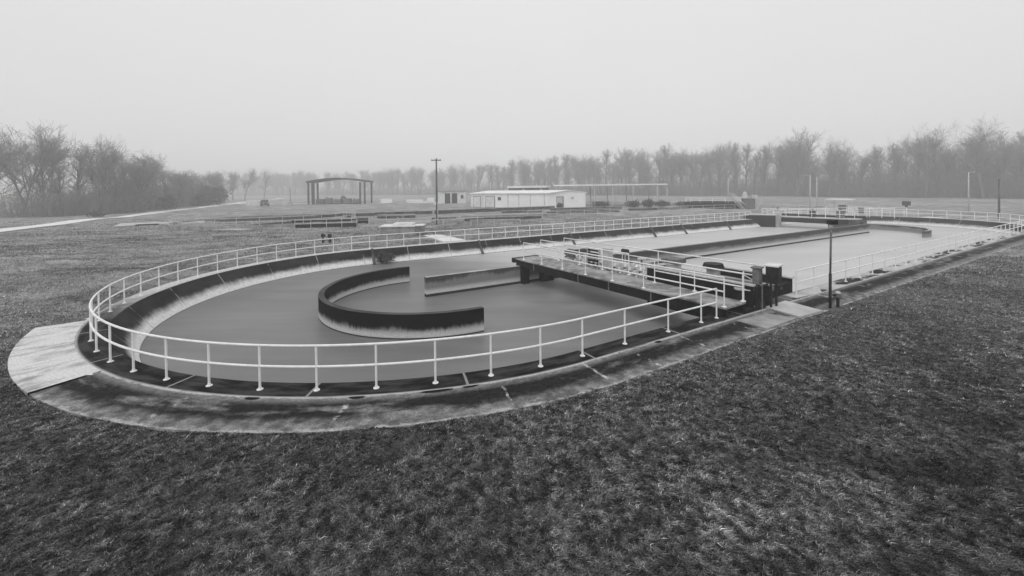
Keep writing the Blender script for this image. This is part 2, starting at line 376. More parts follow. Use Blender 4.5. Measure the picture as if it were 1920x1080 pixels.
# verge strip outside the lip where there is no apron
ap2 = sweep('pavement', [(0.372, 0.003), (0.372, -0.2)], M['mid_concrete'], 61 + 1.497 * RR, ULEN); tag(ap2, kind='structure')
ap3 = sweep('pavement', [(0.372, 0.004), (0.62, -0.02), (0.62, -0.2)], M['mid_concrete'], 0.0, 8.0); tag(ap3, kind='structure')
def pad(pts, z0, z1, mat):
    mb = MB(); mb.prism([D(s, t) for s, t in pts], z0, z1); o = mb.build('pavement', M[mat]); tag(o, kind='structure'); return o
pad([(9.55, 12.95), (11.15, 12.85), (10.85, 14.35), (9.35, 14.28)], -0.2, 0.035, 'pale_concrete')
pad([(7.05, 13.35), (8.75, 13.45), (9.15, 14.3), (7.1, 14.4)], -0.2, 0.025, 'mid_concrete')
pad([(12.0, 12.35), (15.0, 12.3), (13.9, 12.95), (12.0, 12.85)], -0.2, 0.03, 'pale_concrete')

# gravel road
def ribbon(name, pts, w0, w1, z, mat):
    n = len(pts); vs = []; fs = []
    for i, p in enumerate(pts):
        a, b = Vector(pts[max(i - 1, 0)]), Vector(pts[min(i + 1, n - 1)]); d = (b - a).normalized(); nn = Vector((-d.y, d.x)); w = w0 + (w1 - w0) * i / (n - 1)
        for k in (-0.5, -0.17, 0.17, 0.5):
            x, y = p[0] + nn.x * w * k, p[1] + nn.y * w * k
            vs.append((x, y, max(gz(x, y), gz(x + .7, y + .7), gz(x - .7, y - .7)) + z))
    for i in range(n - 1):
        for k in range(3): a = 4 * i + k; fs.append((a, a + 1, a + 5, a + 4))
    mb = MB(); mb.add(vs, fs); return mb.build(name, M[mat])
rp = [(-58, 36), (-66.8, 54.5), (-75.2, 77.6), (-87, 108), (-99.3, 139), (-108.4, 160), (-127, 208), (-150, 280)]
rp2 = []
for a, b in zip(rp, rp[1:]):
    for k in range(8): rp2.append((a[0] + (b[0] - a[0]) * k / 8, a[1] + (b[1] - a[1]) * k / 8))
tag(ribbon('road', rp2, 3.2, 4.2, 0.06, 'gravel'), kind='structure')
rp = [(-112, 168), (-96, 158), (-80, 152), (-62, 150), (-40, 147)]
rp2 = [(a[0] + (b[0] - a[0]) * k / 6, a[1] + (b[1] - a[1]) * k / 6) for a, b in zip(rp, rp[1:]) for k in range(6)]
tag(ribbon('road', rp2, 3.5, 3.5, 0.05, 'gravel'), kind='structure')

# ------------------------------------------------------------------ baffles and divider
arc = [(0.0 + 5.38 * math.sin(-a), 1.3 + 5.38 * math.cos(a)) for a in np.linspace(-0.05, PI + 0.03, 60)]
o = strip_wall('baffle_wall', arc, 0.26, -1.7, -0.12, M['baffle']); tag(o, 'dark streaked semicircular concrete baffle wall standing in the near water', 'concrete wall')
o = strip_wall('divider_wall', [(-0.08 + 7.42 * k / 8, 0.05 - .02 * k) for k in range(9)] , 0.3, -1.7, -0.03, M['divider'])
tag(o, 'pale streaked straight concrete wall ending just before the curved baffle', 'concrete wall')
o = strip_wall('divider_wall', [(8.26 + 47.74 * k / 20, -0.12 - .02 * 2.37 * k) for k in range(21)], 0.32, -1.7, -0.03, M['divider_far'])
tag(o, 'long low concrete divider wall between two channels beyond the near bridge', 'concrete wall')
arc = [(55.0 + 5.6 * math.sin(a), -0.6 + 5.2 * math.cos(a)) for a in np.linspace(-0.15, PI * 0.9, 40)]
o = strip_wall('baffle_wall', arc, 0.26, -1.7, -0.35, M['divider']); tag(o, 'small distant curved baffle wall at the far end of the ditch', 'concrete wall')

# ------------------------------------------------------------------ railings
def railing(name, us, off, label, group=None, z=0.0, h=1.07, plate=True, ends=(True, True)):
    s, t = railpt(us[len(us) // 2], off); root = empty(name, D(s, t, z), label, 'railing', group); ox, oy, oz = root.location
    dens = []
    for a, b in zip(us, us[1:]):
        for k in range(4): dens.append(a + (b - a) * k / 4)
    dens.append(us[-1])
    for nm, hh in (('top_rail', h), ('middle_rail', h * 0.53)):
        pts = [D(*railpt(u, off), z + hh) for u in dens]
        mb = MB(); mb.tube([(p[0] - ox, p[1] - oy, p[2] - oz) for p in pts], 0.031, 8); mb.build(nm, M['rail'], root, True)
    me0 = None
    for u in us:
        s, t = railpt(u, off); p = D(s, t, z)
        if me0 is None:
            mb = MB(); mb.tube([(0, 0, 0), (0, 0, h)], 0.028, 8); mb.tube([(0, 0, 0.0), (0, 0, 0.015)], 0.075, 8); mb.tube([(0, 0, 0.015), (0, 0, 0.06)], 0.036, 8)
            o = mb.build('post', M['rail'], root); me0 = o.data
        else:
            o = bpy.data.objects.new('post', me0); COL.objects.link(o); o.parent = root
        o.location = (p[0] - ox, p[1] - oy, p[2] - oz)
    return root
# post k stands at arc s = 16.446 - 1.4051 k beyond the near tangent
usn = [61 + 16.446 - 1.4051 * k for k in range(12, -56, -1)]
usn = [61 - 6.75, 61 - 5.85, 61 - 4.1, 61 - 2.1] + [u for u in usn if u > 61 - 1.0]
railing('railing', usn, 0.0, 'long curved pipe railing round the near end of the ditch, ending at the bridge')
railing('railing', [61 - 12.5 - 1.62 * k for k in range(30)][::-1], 0.0, 'straight pipe railing along the right bank behind the floodlight pole')
railing('railing', [ULEN - PI * RR - 4 + 1.62 * k for k in range(28)], 0.0, 'faint distant pipe railing round the far end of the ditch')

# ------------------------------------------------------------------ near bridge, local frame: b along, w towards the far end
BX, BY = 1.1, 13.5; bl = math.hypot(BX, BY); BX /= bl; BY /= bl
def B(b, w, z=0.0):   # start (5.9,-.5)
    s = 5.9 + BX * b + BY * w * 1.0; t = -0.5 + BY * b - BX * w; return D(s, t, z)
BL = 13.54; ANG_B = math.atan2(B(1, 0)[1] - B(0, 0)[1], B(1, 0)[0] - B(0, 0)[0])
root = empty('footbridge', B(BL / 2, 0.8, 0), 'concrete footbridge with white railing spanning half of the near water', 'footbridge'); RO = root.location.copy()
def part(mb, name, mat, parent, bevel=0.0, smooth=False):
    p = parent; off = Vector((0, 0, 0))
    while p is not None: off += p.location; p = p.parent
    mb.v = [(a - off.x, b - off.y, c - off.z) for a, b, c in mb.v]; return mb.build(name, mat, parent, smooth, None, bevel)
def bquad(b0, b1, w0, w1): return [B(b0, w0), B(b1, w0), B(b1, w1 if not isinstance(w1, tuple) else w1[1]), B(b0, w1 if not isinstance(w1, tuple) else w1[0])]
part(MB().prism(bquad(0, BL, 0.0, (1.9, 1.42)), 0.30, 0.37), 'deck', M['deck'], root, 0.01)
for w in (0.06, 1.25): part(MB().prism(bquad(0.05, BL - 0.02, w, w + 0.16), -0.12 if w < 1 else -0.1, 0.298), 'beam', M['black'], root)
mb = MB()
for b in np.arange(0.8, BL - .5, 1.2): mb.prism(bquad(b, b + 0.1, 0.222, 1.248), 0.05, 0.297)
part(mb, 'cross_beams', M['black'], root)
for q0, q1 in ((5.95, 6.4), (7.35, 8.25)): part(MB().prism([D(q0, -0.42), D(q1, -0.42), D(q1, 0.42), D(q0, 0.42)], -1.6, 0.0), 'pier', M['black'], root, 0.02)
part(MB().prism(bquad(BL - 0.45, BL - 0.15, 0.03, 1.35), -0.05, -0.022), 'bearing_pad', M['dark_concrete'], root)
part(MB().prism(bquad(-0.3, -0.01, -0.04, 1.9), 0.1, 0.38), 'end_beam', M['dark_metal'], root)
for b in (2.0, 5.8, 7.9, 10.3): # conduit hangers seen under the edge
    part(MB().tube([B(b, -0.03, 0.3), B(b, -0.03, -0.08)], 0.03, 6), 'hanger', M['mid_metal'], root)
# the railing of the bridge is part of it
pb = [BL - 0.12 - 1.80 * k for k in range(8)]
def brail(bs, w, h=1.07, z=0.37, name='guard_rail', par=None, z_end=None):
    rr = bpy.data.objects.new(name, None); COL.objects.link(rr); rr.parent = par; rr.location = (0, 0, 0)
    part(MB().tube([B(bs[0], w, z + h), B(bs[-1], w, z + h)], 0.03), 'top_rail', M['rail'], rr, smooth=True)
    part(MB().tube([B(bs[0], w, z + h * 0.52), B(bs[-1], w, z + h * 0.52)], 0.03), 'middle_rail', M['rail'], rr, smooth=True)
    for b in bs:
        mb = MB(); mb.tube([B(b, w, z), B(b, w, z + h)], 0.024); mb.tube([B(b, w, z), B(b, w, z + 0.02)], 0.09); mb.tube([B(b, w, z + 0.02), B(b, w, z + 0.09)], 0.04, r1=0.026)
        part(mb, 'post', M['rail'], rr)
    return rr
brail(pb, 0.10, par=root)
brail([BL - 0.1, BL - 2.1, BL - 4.1], 1.36, par=root); brail([0.4, 2.2, 4.0, 5.8, 7.6], 1.75, par=root)
# short gate rail beside the bridge end
root = empty('railing', D(9.2, 12.65, 0), 'short two-post pipe rail between the bridge end and the control cabinets', 'railing')
mb = MB(); a, b = D(8.45, 12.75), D(9.27, 12.63)
part(MB().tube([(a[0], a[1], 1.38), (b[0], b[1], 1.05)], 0.024), 'top_rail', M['rail'], root)
part(MB().tube([(a[0], a[1], 0.80), (b[0], b[1], 0.62)], 0.024), 'middle_rail', M['rail'], root)
part(MB().tube([(b[0], b[1], 0), (b[0], b[1], 1.07)], 0.026).tube([(b[0], b[1], 0), (b[0], b[1], 0.02)], 0.09), 'post', M['rail'], root)
part(MB().tube([(a[0], a[1], 0.38), (a[0], a[1], 1.5)], 0.028).tube([(a[0], a[1], 0.37), (a[0], a[1], 0.39)], 0.09), 'post', M['rail'], root)

# aerator: brush rotor between two shroud panels
root = empty('aerator', B(9, 3, 0), 'brush aerator with white paddles and black shroud panels behind the footbridge', 'aerator')
part(MB().prism(bquad(8.5, BL - 0.05, 2.02, 2.10), -0.9, 0.86), 'front_shroud', M['black'], root)
part(MB().prism(bquad(8.45, BL, 1.94, 2.16), 0.862, 0.93), 'shroud_flange', M['pale_metal'], root, 0.01)
part(MB().prism(bquad(9.6, 13.2, 6.0, 6.1), -1.3, 0.62), 'rear_shroud', M['black'], root)
part(MB().prism(bquad(9.55, 13.25, 5.9, 6.2), 0.622, 0.68), 'shroud_flange', M['pale_metal'], root)
part(MB().prism(bquad(13.0, 13.2, 2.12, 5.98), -1.3, 0.45), 'end_wall', M['black'], root)
part(MB().tube([B(2.6, 2.5, 0.45), B(12.9, 2.5, 0.45)], 0.10, 10), 'shaft', M['mid_metal'], root)
rngA = random.Random(3); k = 0
pad0 = None
for b in np.arange(3.2, 9.4, 0.34):
    mb = MB()
    for q in range(6):
        a0 = q * PI / 3 + k * 0.4; p0 = B(b, 2.5, 0.45); ca, sa = math.cos(a0), math.sin(a0)
        dx, dy = B(0, 1)[0] - B(0, 0)[0], B(0, 1)[1] - B(0, 0)[1]; ex, ey = B(1, 0)[0] - B(0, 0)[0], B(1, 0)[1] - B(0, 0)[1]
        vs = []
        for bb in (-0.07, 0.07):
            for r_, h_ in ((0.1, -0.07), (0.1, 0.07), (0.36, 0.10), (0.36, -0.10)):
                X = ca * r_ - sa * h_; Z = sa * r_ + ca * h_; vs.append((p0[0] + dx * X + ex * bb, p0[1] + dy * X + ey * bb, p0[2] + Z))
        mb.add(vs, [(0, 1, 2, 3), (7, 6, 5, 4), (0, 4, 5, 1), (1, 5, 6, 2), (2, 6, 7, 3), (3, 7, 4, 0)])
    part(mb, 'paddle_ring', M['white'], root); k += 1
part(MB().prism(bquad(2.7, 9.4, 3.3, 3.36), -0.9, 0.55), 'splash_board', M['dark_metal'], root)
part(MB().prism(bquad(0.5, 13.2, 3.7, 3.9), 0.30, 0.5), 'rear_beam', M['pale_metal'], root, 0.01)
part(MB().prism(bquad(0.5, 13.2, 4.9, 5.2), 0.25, 0.4), 'rear_beam', M['mid_concrete'], root, 0.01)
for b in (0.6, 3.2): part(MB().prism(bquad(b, b + 0.25, 3.6, 5.3), -1.6, 0.245), 'pier', M['dark_concrete'], root)
for b, w in ((4.6, 4.4), (8.0, 4.4)): # low domed bearing covers
    p = B(b, w, 0.4); mb = MB()
    for r0, z0 in ((0.75, 0.4),): mb.tube([(p[0], p[1], 0.4), (p[0], p[1], 0.52), (p[0], p[1], 0.60)], 0.8, 16, r1=0.25)
    part(mb, 'bearing_cover', M['dark_metal'], root)
part(MB().tube([B(9.0, 3.4, .4), B(9.0, 3.4, 0.95)], 0.36, 14).tube([B(9.0, 3.4, .95), B(9.0, 3.4, 1.02)], 0.42, 14), 'gearbox', M['pale_metal'], root)
part(MB().prism(bquad(8.55, 9.45, 3.0, 3.8), 1.022, 1.24), 'gearbox_cap', M['mid_metal'], root, 0.03)
brail([0.6, 3.2, 5.6, 8.0, 10.4, 12.9], 3.55, z=0.5, h=0.95, par=root)
# drive motor and rack at the divider end
root = empty('drive_motor', B(2.6, 2.7, 0.3), 'grey drive motor on a pale base at the far end of the footbridge', 'motor')
part(MB().prism(bquad(1.7, 4.0, 2.15, 3.4), 0.15, 0.40), 'base', M['pale_metal'], root, 0.02)
part(MB().tube([B(2.0, 2.7, 0.72), B(2.85, 2.7, 0.72)], 0.27, 14), 'housing', M['mid_metal'], root)
part(MB().prism(bquad(3.0, 3.55, 2.35, 3.1), 0.402, 1.0), 'gearbox', M['grey_box'], root, 0.03)
part(MB().prism(bquad(2.95, 3.6, 2.3, 3.15), 1.002, 1.06), 'lid', M['dark_metal'], root)
part(MB().tube([B(1.75, 2.7, 0.72), B(1.98, 2.7, 0.72)], 0.14, 10), 'fan_cover', M['dark_metal'], root)
root = empty('ladder_rack', B(4.6, 2.3, 0.37), 'dark louvred rack standing on the footbridge beside the drive motor', 'rack')
for k in range(5): part(MB().prism(bquad(4.3, 5.15, 2.14, 2.24), 0.42 + k * 0.19, 0.52 + k * 0.19), 'louvre', M['dark_metal'], root)
for b in (4.26, 5.17): part(MB().prism(bquad(b - 0.03, b + 0.01, 2.12, 2.26), 0.37, 1.36), 'upright', M['pale_metal'], root)
root = empty('instrument_cabinet', B(5.7, 2.3, 0.37), 'narrow pale control panel standing behind the brush end on the footbridge', 'control panel')
part(MB().prism(bquad(5.45, 6.0, 2.14, 2.36), 0.375, 1.42), 'housing', M['pale_metal'], root, 0.02)
part(MB().prism(bquad(5.42, 6.03, 2.11, 2.39), 1.422, 1.47), 'lid', M['pale_metal'], root)
root = empty('lamp', B(6.1, 3.2, 0.4), 'small black-headed lamp above the brush aerator', 'lamp')
part(MB().tube([B(6.1, 3.2, 0.4), B(6.1, 3.2, 1.2)], 0.03), 'pole', M['pale_metal'], root)
part(MB().tube([B(5.92, 3.2, 1.25), B(6.3, 3.2, 1.25)], 0.13, 10), 'lamp_head', M['dark_metal'], root)

# control cabinets on posts
def cabinet(label, s, t, w, h, zc, mat, lid, dep=0.4, group=None):
    p = D(s, t, 0); root = empty('control_cabinet', p, label, 'cabinet', group)
    part(MB().box((p[0], p[1], zc), (w, dep, h), ANG_U + .25), 'housing', M[mat], root, 0.02)
    part(MB().box((p[0] - 0.0, p[1], zc + h / 2 + 0.035), (w + .08, dep + .1, 0.06), ANG_U + .25), 'lid', M[lid], root, 0.01)
    dx, dy = math.sin(ANG_U + .25), -math.cos(ANG_U + .25)
    part(MB().box((p[0] + dx * (dep / 2 + 0.012), p[1] + dy * (dep / 2 + 0.012), zc), (w * 0.82, 0.02, h * 0.84), ANG_U + .25), 'door', M[mat], root, 0.005)
    for k in (-1, 1): part(MB().tube([(p[0] + math.cos(ANG_U) * w * .3 * k, p[1] + math.sin(ANG_U) * w * .3 * k, -0.02), (p[0] + math.cos(ANG_U) * w * .3 * k, p[1] + math.sin(ANG_U) * w * .3 * k, zc - h / 2)], 0.045), 'leg', M['dark_metal'], root)
    return root
cabinet('dark grey control cabinet with a white top, on legs beside the bridge end', 9.85, 13.1, 0.62, 0.66, 1.30, 'dark_metal', 'white')
cabinet('smaller grey cabinet just left of the dark white-topped control cabinet', 9.35, 12.75, 0.34, 0.62, 1.22, 'mid_metal', 'mid_metal', 0.26)
root = empty('valve_actuator', D(10.0, 12.9, 0), 'dark valve actuator with round handwheel below the control cabinets', 'valve')
part(MB().tube([D(10.05, 12.75, -0.02), D(10.05, 12.75, 0.75)], 0.09, 10), 'stem', M['dark_metal'], root)
part(MB().tube([D(9.8, 12.8, 0.62), D(10.35, 12.72, 0.62)], 0.13, 12), 'gear_case', M['mid_metal'], root)
part(MB().tube([D(9.74, 12.83, 0.62), D(9.78, 12.82, 0.62)], 0.22, 16), 'handwheel', M['dark_metal'], root)
root = empty('pipe_stand', D(8.95, 12.7, 0), 'low dark pipe stand with pale flange at the bridge corner', 'pipe')
part(MB().tube([D(8.95, 12.3, 0.1), D(8.95, 12.3, 0.66)], 0.16, 12), 'pipe', M['dark_metal'], root)
part(MB().tube([D(8.95, 12.3, 0.662), D(8.95, 12.3, 0.72)], 0.22, 12), 'flange', M['pale_metal'], root)

root = empty('conduit', D(8.75, 12.2, 0), 'dark conduit run with pale junction box at the end of the black shroud', 'conduit')
part(MB().tube([D(9.0, 12.95, 0.0), D(9.0, 12.95, 0.85), D(9.7, 12.95, 0.9)], 0.035, 6), 'pipe', M['dark_metal'], root)
part(MB().tube([D(9.25, 13.0, 0.0), D(9.25, 13.0, 0.95)], 0.03, 6), 'pipe', M['mid_metal'], root)
part(MB().box(D(9.35, 12.62, 0.78), (0.3, 0.16, 0.22), ANG_U), 'junction_box', M['pale_metal'], root, 0.02)
root = empty('float_guard', D(11.3, 10.5, 0), 'dark domed guard on a pale collar behind the black shroud', 'guard')
part(MB().tube([B(10.6, 4.2, 0.5), B(10.6, 4.2, 0.9)], 0.3, 12), 'collar', M['pale_metal'], root)
part(MB().tube([B(10.6, 4.2, 0.9), B(10.6, 4.2, 1.0), B(10.6, 4.2, 1.12)], 0.5, 14, r1=0.42), 'dome', M['dark_metal'], root)
root = empty('gate_valve', B(7.3, 3.1, 0.5), 'small valve with pale handwheel above the middle of the brush', 'valve')
part(MB().tube([B(7.3, 3.1, 0.4), B(7.3, 3.1, 0.98)], 0.05, 8), 'stem', M['mid_metal'], root); part(MB().tube([B(7.3, 3.1, 0.98), B(7.3, 3.1, 1.03)], 0.22, 14), 'handwheel', M['pale_metal'], root)

# ------------------------------------------------------------------ floodlight pole and bollard
p = (12.3, 16.2); root = empty('floodlight', (p[0], p[1], 0), 'floodlight pole with a black box head on the right bank edge', 'floodlight')
part(MB().tube([(p[0], p[1], -0.1), (p[0] + .01, p[1], 1.35)], 0.052, 10), 'sleeve', M['dark_metal'], root, smooth=True)
part(MB().tube([(p[0] + .01, p[1], 1.352), (p[0] + .045, p[1], 3.13)], 0.036, 10), 'pole', M['mid_metal'], root, smooth=True)
part(MB().tube([(p[0] + .045, p[1], 3.13), (p[0] + .05, p[1], 3.24)], 0.06, 10), 'collar', M['pale_metal'], root)
part(MB().box((p[0] + .09, p[1], 3.34), (0.28, 0.26, 0.17), 0.2), 'lamp_head', M['dark_metal'], root, 0.02)
p = (12.68, 16.3); root = empty('hydrant', (p[0], p[1], 0), 'short dark standpipe hydrant with pale cap beside the floodlight pole', 'hydrant')
part(MB().tube([(p[0], p[1], -0.1), (p[0], p[1], 0.40)], 0.055, 10), 'barrel', M['dark_metal'], root)
part(MB().tube([(p[0], p[1], 0.402), (p[0], p[1], 0.56)], 0.11, 12), 'head', M['mid_metal'], root)
part(MB().tube([(p[0], p[1], 0.562), (p[0], p[1], 0.63)], 0.10, 12, r1=0.05), 'cap', M['pale_metal'], root)
part(MB().tube([(p[0] - 0.09, p[1], 0.48), (p[0] - 0.2, p[1] - .02, 0.48)], 0.045, 8), 'outlet', M['dark_metal'], root)
mb = MB(); mb.tube([(12.45, 16.2, -0.06), (12.45, 16.2, 0.0)], 0.42, 14, r1=0.3); tag(mb.build('footing', M['dark_concrete']), 'dark low footing mound under the floodlight pole and standpipe', 'footing')

# ------------------------------------------------------------------ far bridge, abutment and control platform
root = empty('footbridge', D(56, -8, 0), 'distant dark-sided footbridge across the far channel with pale railings', 'footbridge')
part(MB().prism([D(54.6, -13.4), D(56.9, -2.6), D(58.6, -2.6), D(56.4, -13.4)], 0.30, 0.42), 'deck', M['pale_concrete'], root)
part(MB().prism([D(54.7, -13.2), D(56.95, -2.7), D(57.1, -2.7), D(54.85, -13.2)], -0.25, 0.298), 'beam', M['black'], root)
part(MB().prism([D(58.2, -13.2), D(60.0, -2.7), D(60.15, -2.7), D(58.35, -13.2)], -0.6, 0.6), 'shroud', M['black'], root)
part(MB().prism([D(56.6, -3.3), D(56.8, -2.0), D(58.2, -2.0), D(58.0, -3.3)], -1.6, 0.298), 'pier', M['dark_concrete'], root)
for q0, q1, n in (((54.8, -13.2), (57.0, -2.8), 8), ((58.6, -13.0), (60.4, -2.8), 8)):
    for zz in (0.95, 1.45): part(MB().tube([D(*q0, zz), D(*q1, zz)], 0.035, 6), 'rail', M['rail'], root)
    for k in range(n):
        s_, t_ = q0[0] + (q1[0] - q0[0]) * k / (n - 1), q0[1] + (q1[1] - q0[1]) * k / (n - 1)
        part(MB().tube([D(s_, t_, 0.40), D(s_, t_, 1.45)], 0.035, 6), 'post', M['rail'], root)
root = empty('abutment', D(53.5, -13, 0), 'dark concrete abutment block with pale top where the far bridge lands', 'abutment')
part(MB().prism([D(51.9, -14.2), D(54.2, -11.0), D(55.8, -11.6), D(54.0, -14.8)], -1.5, 0.55), 'wall', M['black'], root, 0.03)
part(MB().prism([D(51.8, -14.4), D(54.25, -10.9), D(55.9, -11.5), D(54.0, -14.9)], 0.552, 0.66), 'cap', M['pale_concrete'], root, 0.02)
part(MB().prism([D(54.22, -10.98), D(54.9, -10.6), D(55.7, -11.0), D(55.82, -11.55)], -1.5, 0.50), 'buttress', M['mid_concrete'], root, 0.02)
root = empty('control_platform', D(68, -7, 0), 'pale canopied control platform cluttered with railings beyond the far bridge', 'platform')
P0 = [(64.5, -10.5), (69.0, -5.2)]
part(MB().prism(rect(65, 69, -9.6, -4.2), 0.35, 0.5), 'deck', M['pale_concrete'], root)
part(MB().prism(rect(65.4, 68, -9.8, -7.0), 2.55, 2.68), 'canopy', M['roof'], root)
for s_, t_ in ((65.5, -9.7), (67.9, -9.7), (65.5, -7.1), (67.9, -7.1)): part(MB().tube([D(s_, t_, 0.5), D(s_, t_, 2.55)], 0.05, 6), 'post', M['pale_metal'], root)
for s_, t_, w, h in ((66, -8.4, 1.0, 1.3), (67, -6.4, 0.7, 1.0), (66.2, -5.2, 1.1, 0.8)):
    part(MB().prism(rect(s_, s_ + w, t_, t_ + w * .8), 0.502, 0.5 + h), 'machine', M['mid_metal' if h > .9 else 'pale_metal'], root, 0.03)
for q0, q1 in (((65, -9.6), (65, -1.5)), ((69, -9.6), (69, -1.5))):
    for zz in (1.0, 1.5): part(MB().tube([D(*q0, zz), D(*q1, zz)], 0.035, 6), 'rail', M['rail'], root)
    for k in range(7):
        t_ = q0[1] + (q1[1] - q0[1]) * k / 6; part(MB().tube([D(q0[0], t_, 0.2), D(q0[0], t_, 1.5)], 0.035, 6), 'rail_post', M['rail'], root)

# ------------------------------------------------------------------ lamp posts and poles
def lamppost(x, y, h, label, mat, armx=0.9, group=None, r=0.10):
    root = empty('lamp_post', (x, y, gz(x, y)), label, 'lamp post', group)
    part(MB().tube([(x, y, -0.2), (x, y, h)], r, 8, r1=r * 0.7), 'pole', M[mat], root, smooth=True)
    if armx:
        part(MB().tube([(x, y, h - 0.08), (x + armx, y, h)], 0.04, 6), 'arm', M[mat], root)
        part(MB().box((x + armx, y, h - 0.03), (0.5, 0.25, 0.12)), 'lamp_head', M[mat], root, 0.02)
    return root
lamppost(47.2, 91.4, 6.6, 'pale lamp post rising behind the dark round tank', 'pale_metal', 0.5)
lamppost(52.7, 74.0, 6.6, 'left pole of the close pair of pale lamp posts near the canopied platform', 'pale_metal', -0.7)
lamppost(55.2, 75.8, 6.1, 'right pole of the close pair of pale lamp posts near the canopied platform', 'pale_metal', 0.0)
lamppost(75.8, 69.5, 6.7, 'tall pale lamp post with short arm near the right edge', 'pale_metal', 0.7)
lamppost(65.5, 56.3, 5.4, 'dark wooden post beyond the far end of the ditch, near the right edge', 'wood', 0.0, r=0.13)
lamppost(-79.5, 150, 6.0, 'thin dark pole on the field left of the open shelter', 'wood', 0.0, r=0.12)
x, y = -10.2, 56.7; root = empty('utility_pole', (x, y, 0), 'wooden utility pole with crossarm in the middle of the field', 'utility pole')
part(MB().tube([(x, y, -0.3), (x, y, 8.95)], 0.15, 10, r1=0.10), 'pole', M['wood'], root, smooth=True)
part(MB().box((x, y - 0.12, 8.7), (1.35, 0.10, 0.12)), 'crossarm', M['wood'], root)
for k in (-0.6, -0.25, 0.25, 0.6): part(MB().tube([(x + k, y - 0.12, 8.76), (x + k, y - 0.12, 8.9)], 0.04, 6), 'insulator', M['pale_metal'], root)
part(MB().box((x - 0.25, y - 0.1, 2.9), (0.30, 0.2, 0.42)), 'meter_box', M['white'], root)
part(MB().tube([(x + 0.12, y - 0.1, -0.1), (x + 0.12, y - 0.1, 3.1)], 0.05, 6), 'conduit', M['pale_metal'], root)

# ------------------------------------------------------------------ buildings
def windowless(): pass
# open shelter
root = empty('open_shelter', (-61, 146, 0), 'tall open-sided shelter with shallow arched roof on the far field', 'shelter')
sx0, sx1, sy0, sy1, sh = -70.5, -51.0, 145.0, 152.0, 7.5
for x_ in (sx0, sx0 + 1.6, sx1 - 1.6, sx1):
    for y_ in ((sy0,) if x_ in (sx0 + 1.6, sx1 - 1.6) else (sy0, sy1)): part(MB().box((x_, y_, sh / 2), (0.9 if x_ == sx0 + 1.6 else 0.5, 0.5, sh)), 'column', M['shelter'], root)
ribs = [(sx0 - 0.6 + (sx1 - sx0 + 1.2) * k / 12) for k in range(13)]
mb = MB(); vs = []
for x_ in ribs:
    q = (x_ - sx0 + 0.6) / (sx1 - sx0 + 1.2); z_ = sh + 1.15 * math.sin(PI * q)
    for y_ in (sy0 - 0.6, sy1 + 0.6): vs += [(x_, y_, z_), (x_, y_, z_ + 0.5)]
fs = []
for k in range(12):
    a = 4 * k; b = a + 4; fs += [(a, a + 2, b + 2, b), (a + 1, b + 1, b + 3, a + 3), (a, b, b + 1, a + 1), (a + 2, a + 3, b + 3, b + 2)]
fs += [(0, 1, 3, 2), (48, 50, 51, 49)]; mb.add(vs, fs); part(mb, 'roof', M['shelter'], root)
rng = random.Random(11)
for k, (x_, w_, h_) in enumerate(((-67.5, 2.6, 1.7), (-64.4, 2.2, 2.0), (-61.2, 2.4, 1.5), (-58.0, 2.6, 1.8), (-54.8, 2.2, 1.5))):
    r2 = empty('equipment_skid', (x_, 147.5, 0), ['squat dark machine at the left end under the open shelter', 'taller dark machine second from left under the open shelter', 'low dark machine below the round-topped vessel under the shelter', 'dark machine right of the round-topped vessel under the shelter', 'low dark machine at the right end under the open shelter'][k], 'machine')
    part(MB().box((x_, 147.5, 0.1 + h_ / 2), (w_, 1.8, h_)), 'housing', M['mid_metal'], r2, 0.08)
    part(MB().box((x_, 147.5, 0.05), (w_ + .4, 2.2, 0.3)), 'base', M['dark_metal'], r2)
    part(MB().tube([(x_ - w_ * .3, 147.2, 0.1 + h_), (x_ - w_ * .3, 147.2, 0.5 + h_)], 0.15, 8), 'pipe', M['dark_metal'], r2)
r2 = empty('vessel', (-60.2, 149.2, 0), 'round-topped vessel rising among machines under the open shelter', 'tank')
part(MB().tube([(-60.2, 149.2, 0), (-60.2, 149.2, 2.2)], 0.9, 14), 'shell', M['mid_metal'], r2); part(MB().tube([(-60.2, 149.2, 2.2), (-60.2, 149.2, 2.6), (-60.2, 149.2, 2.9)], 0.9, 14, r1=0.3), 'dome', M['mid_metal'], r2)
# shed with two dark doorways
root = empty('shed', (-20, 141, 0), 'small pale shed with two dark doorways between pole and long building', 'shed')
x0, x1, y0, y1, hh = -24.6, -15.4, 139, 145, 4.0
part(MB().prism([(x0, y0), (x1, y0), (x1, y1), (x0, y1)], -0.2, hh), 'wall', M['white'], root)
part(MB().prism([(x0 - .3, y0 - .4), (x1 + .3, y0 - .4), (x1 + .3, y1 + .3), (x0 - .3, y1 + .3)], hh + 0.002, hh + 0.3), 'roof', M['mid_concrete'], root)
for xx in (-21.4, -19.1): part(MB().box((xx, y0 - 0.03, 1.7), (1.8, 0.1, 3.4)), 'doorway', M['dark_metal'], root)
part(MB().box((-16.6, y0 - 0.03, 2.2), (0.9, 0.1, 1.2)), 'window', M['glass'], root)
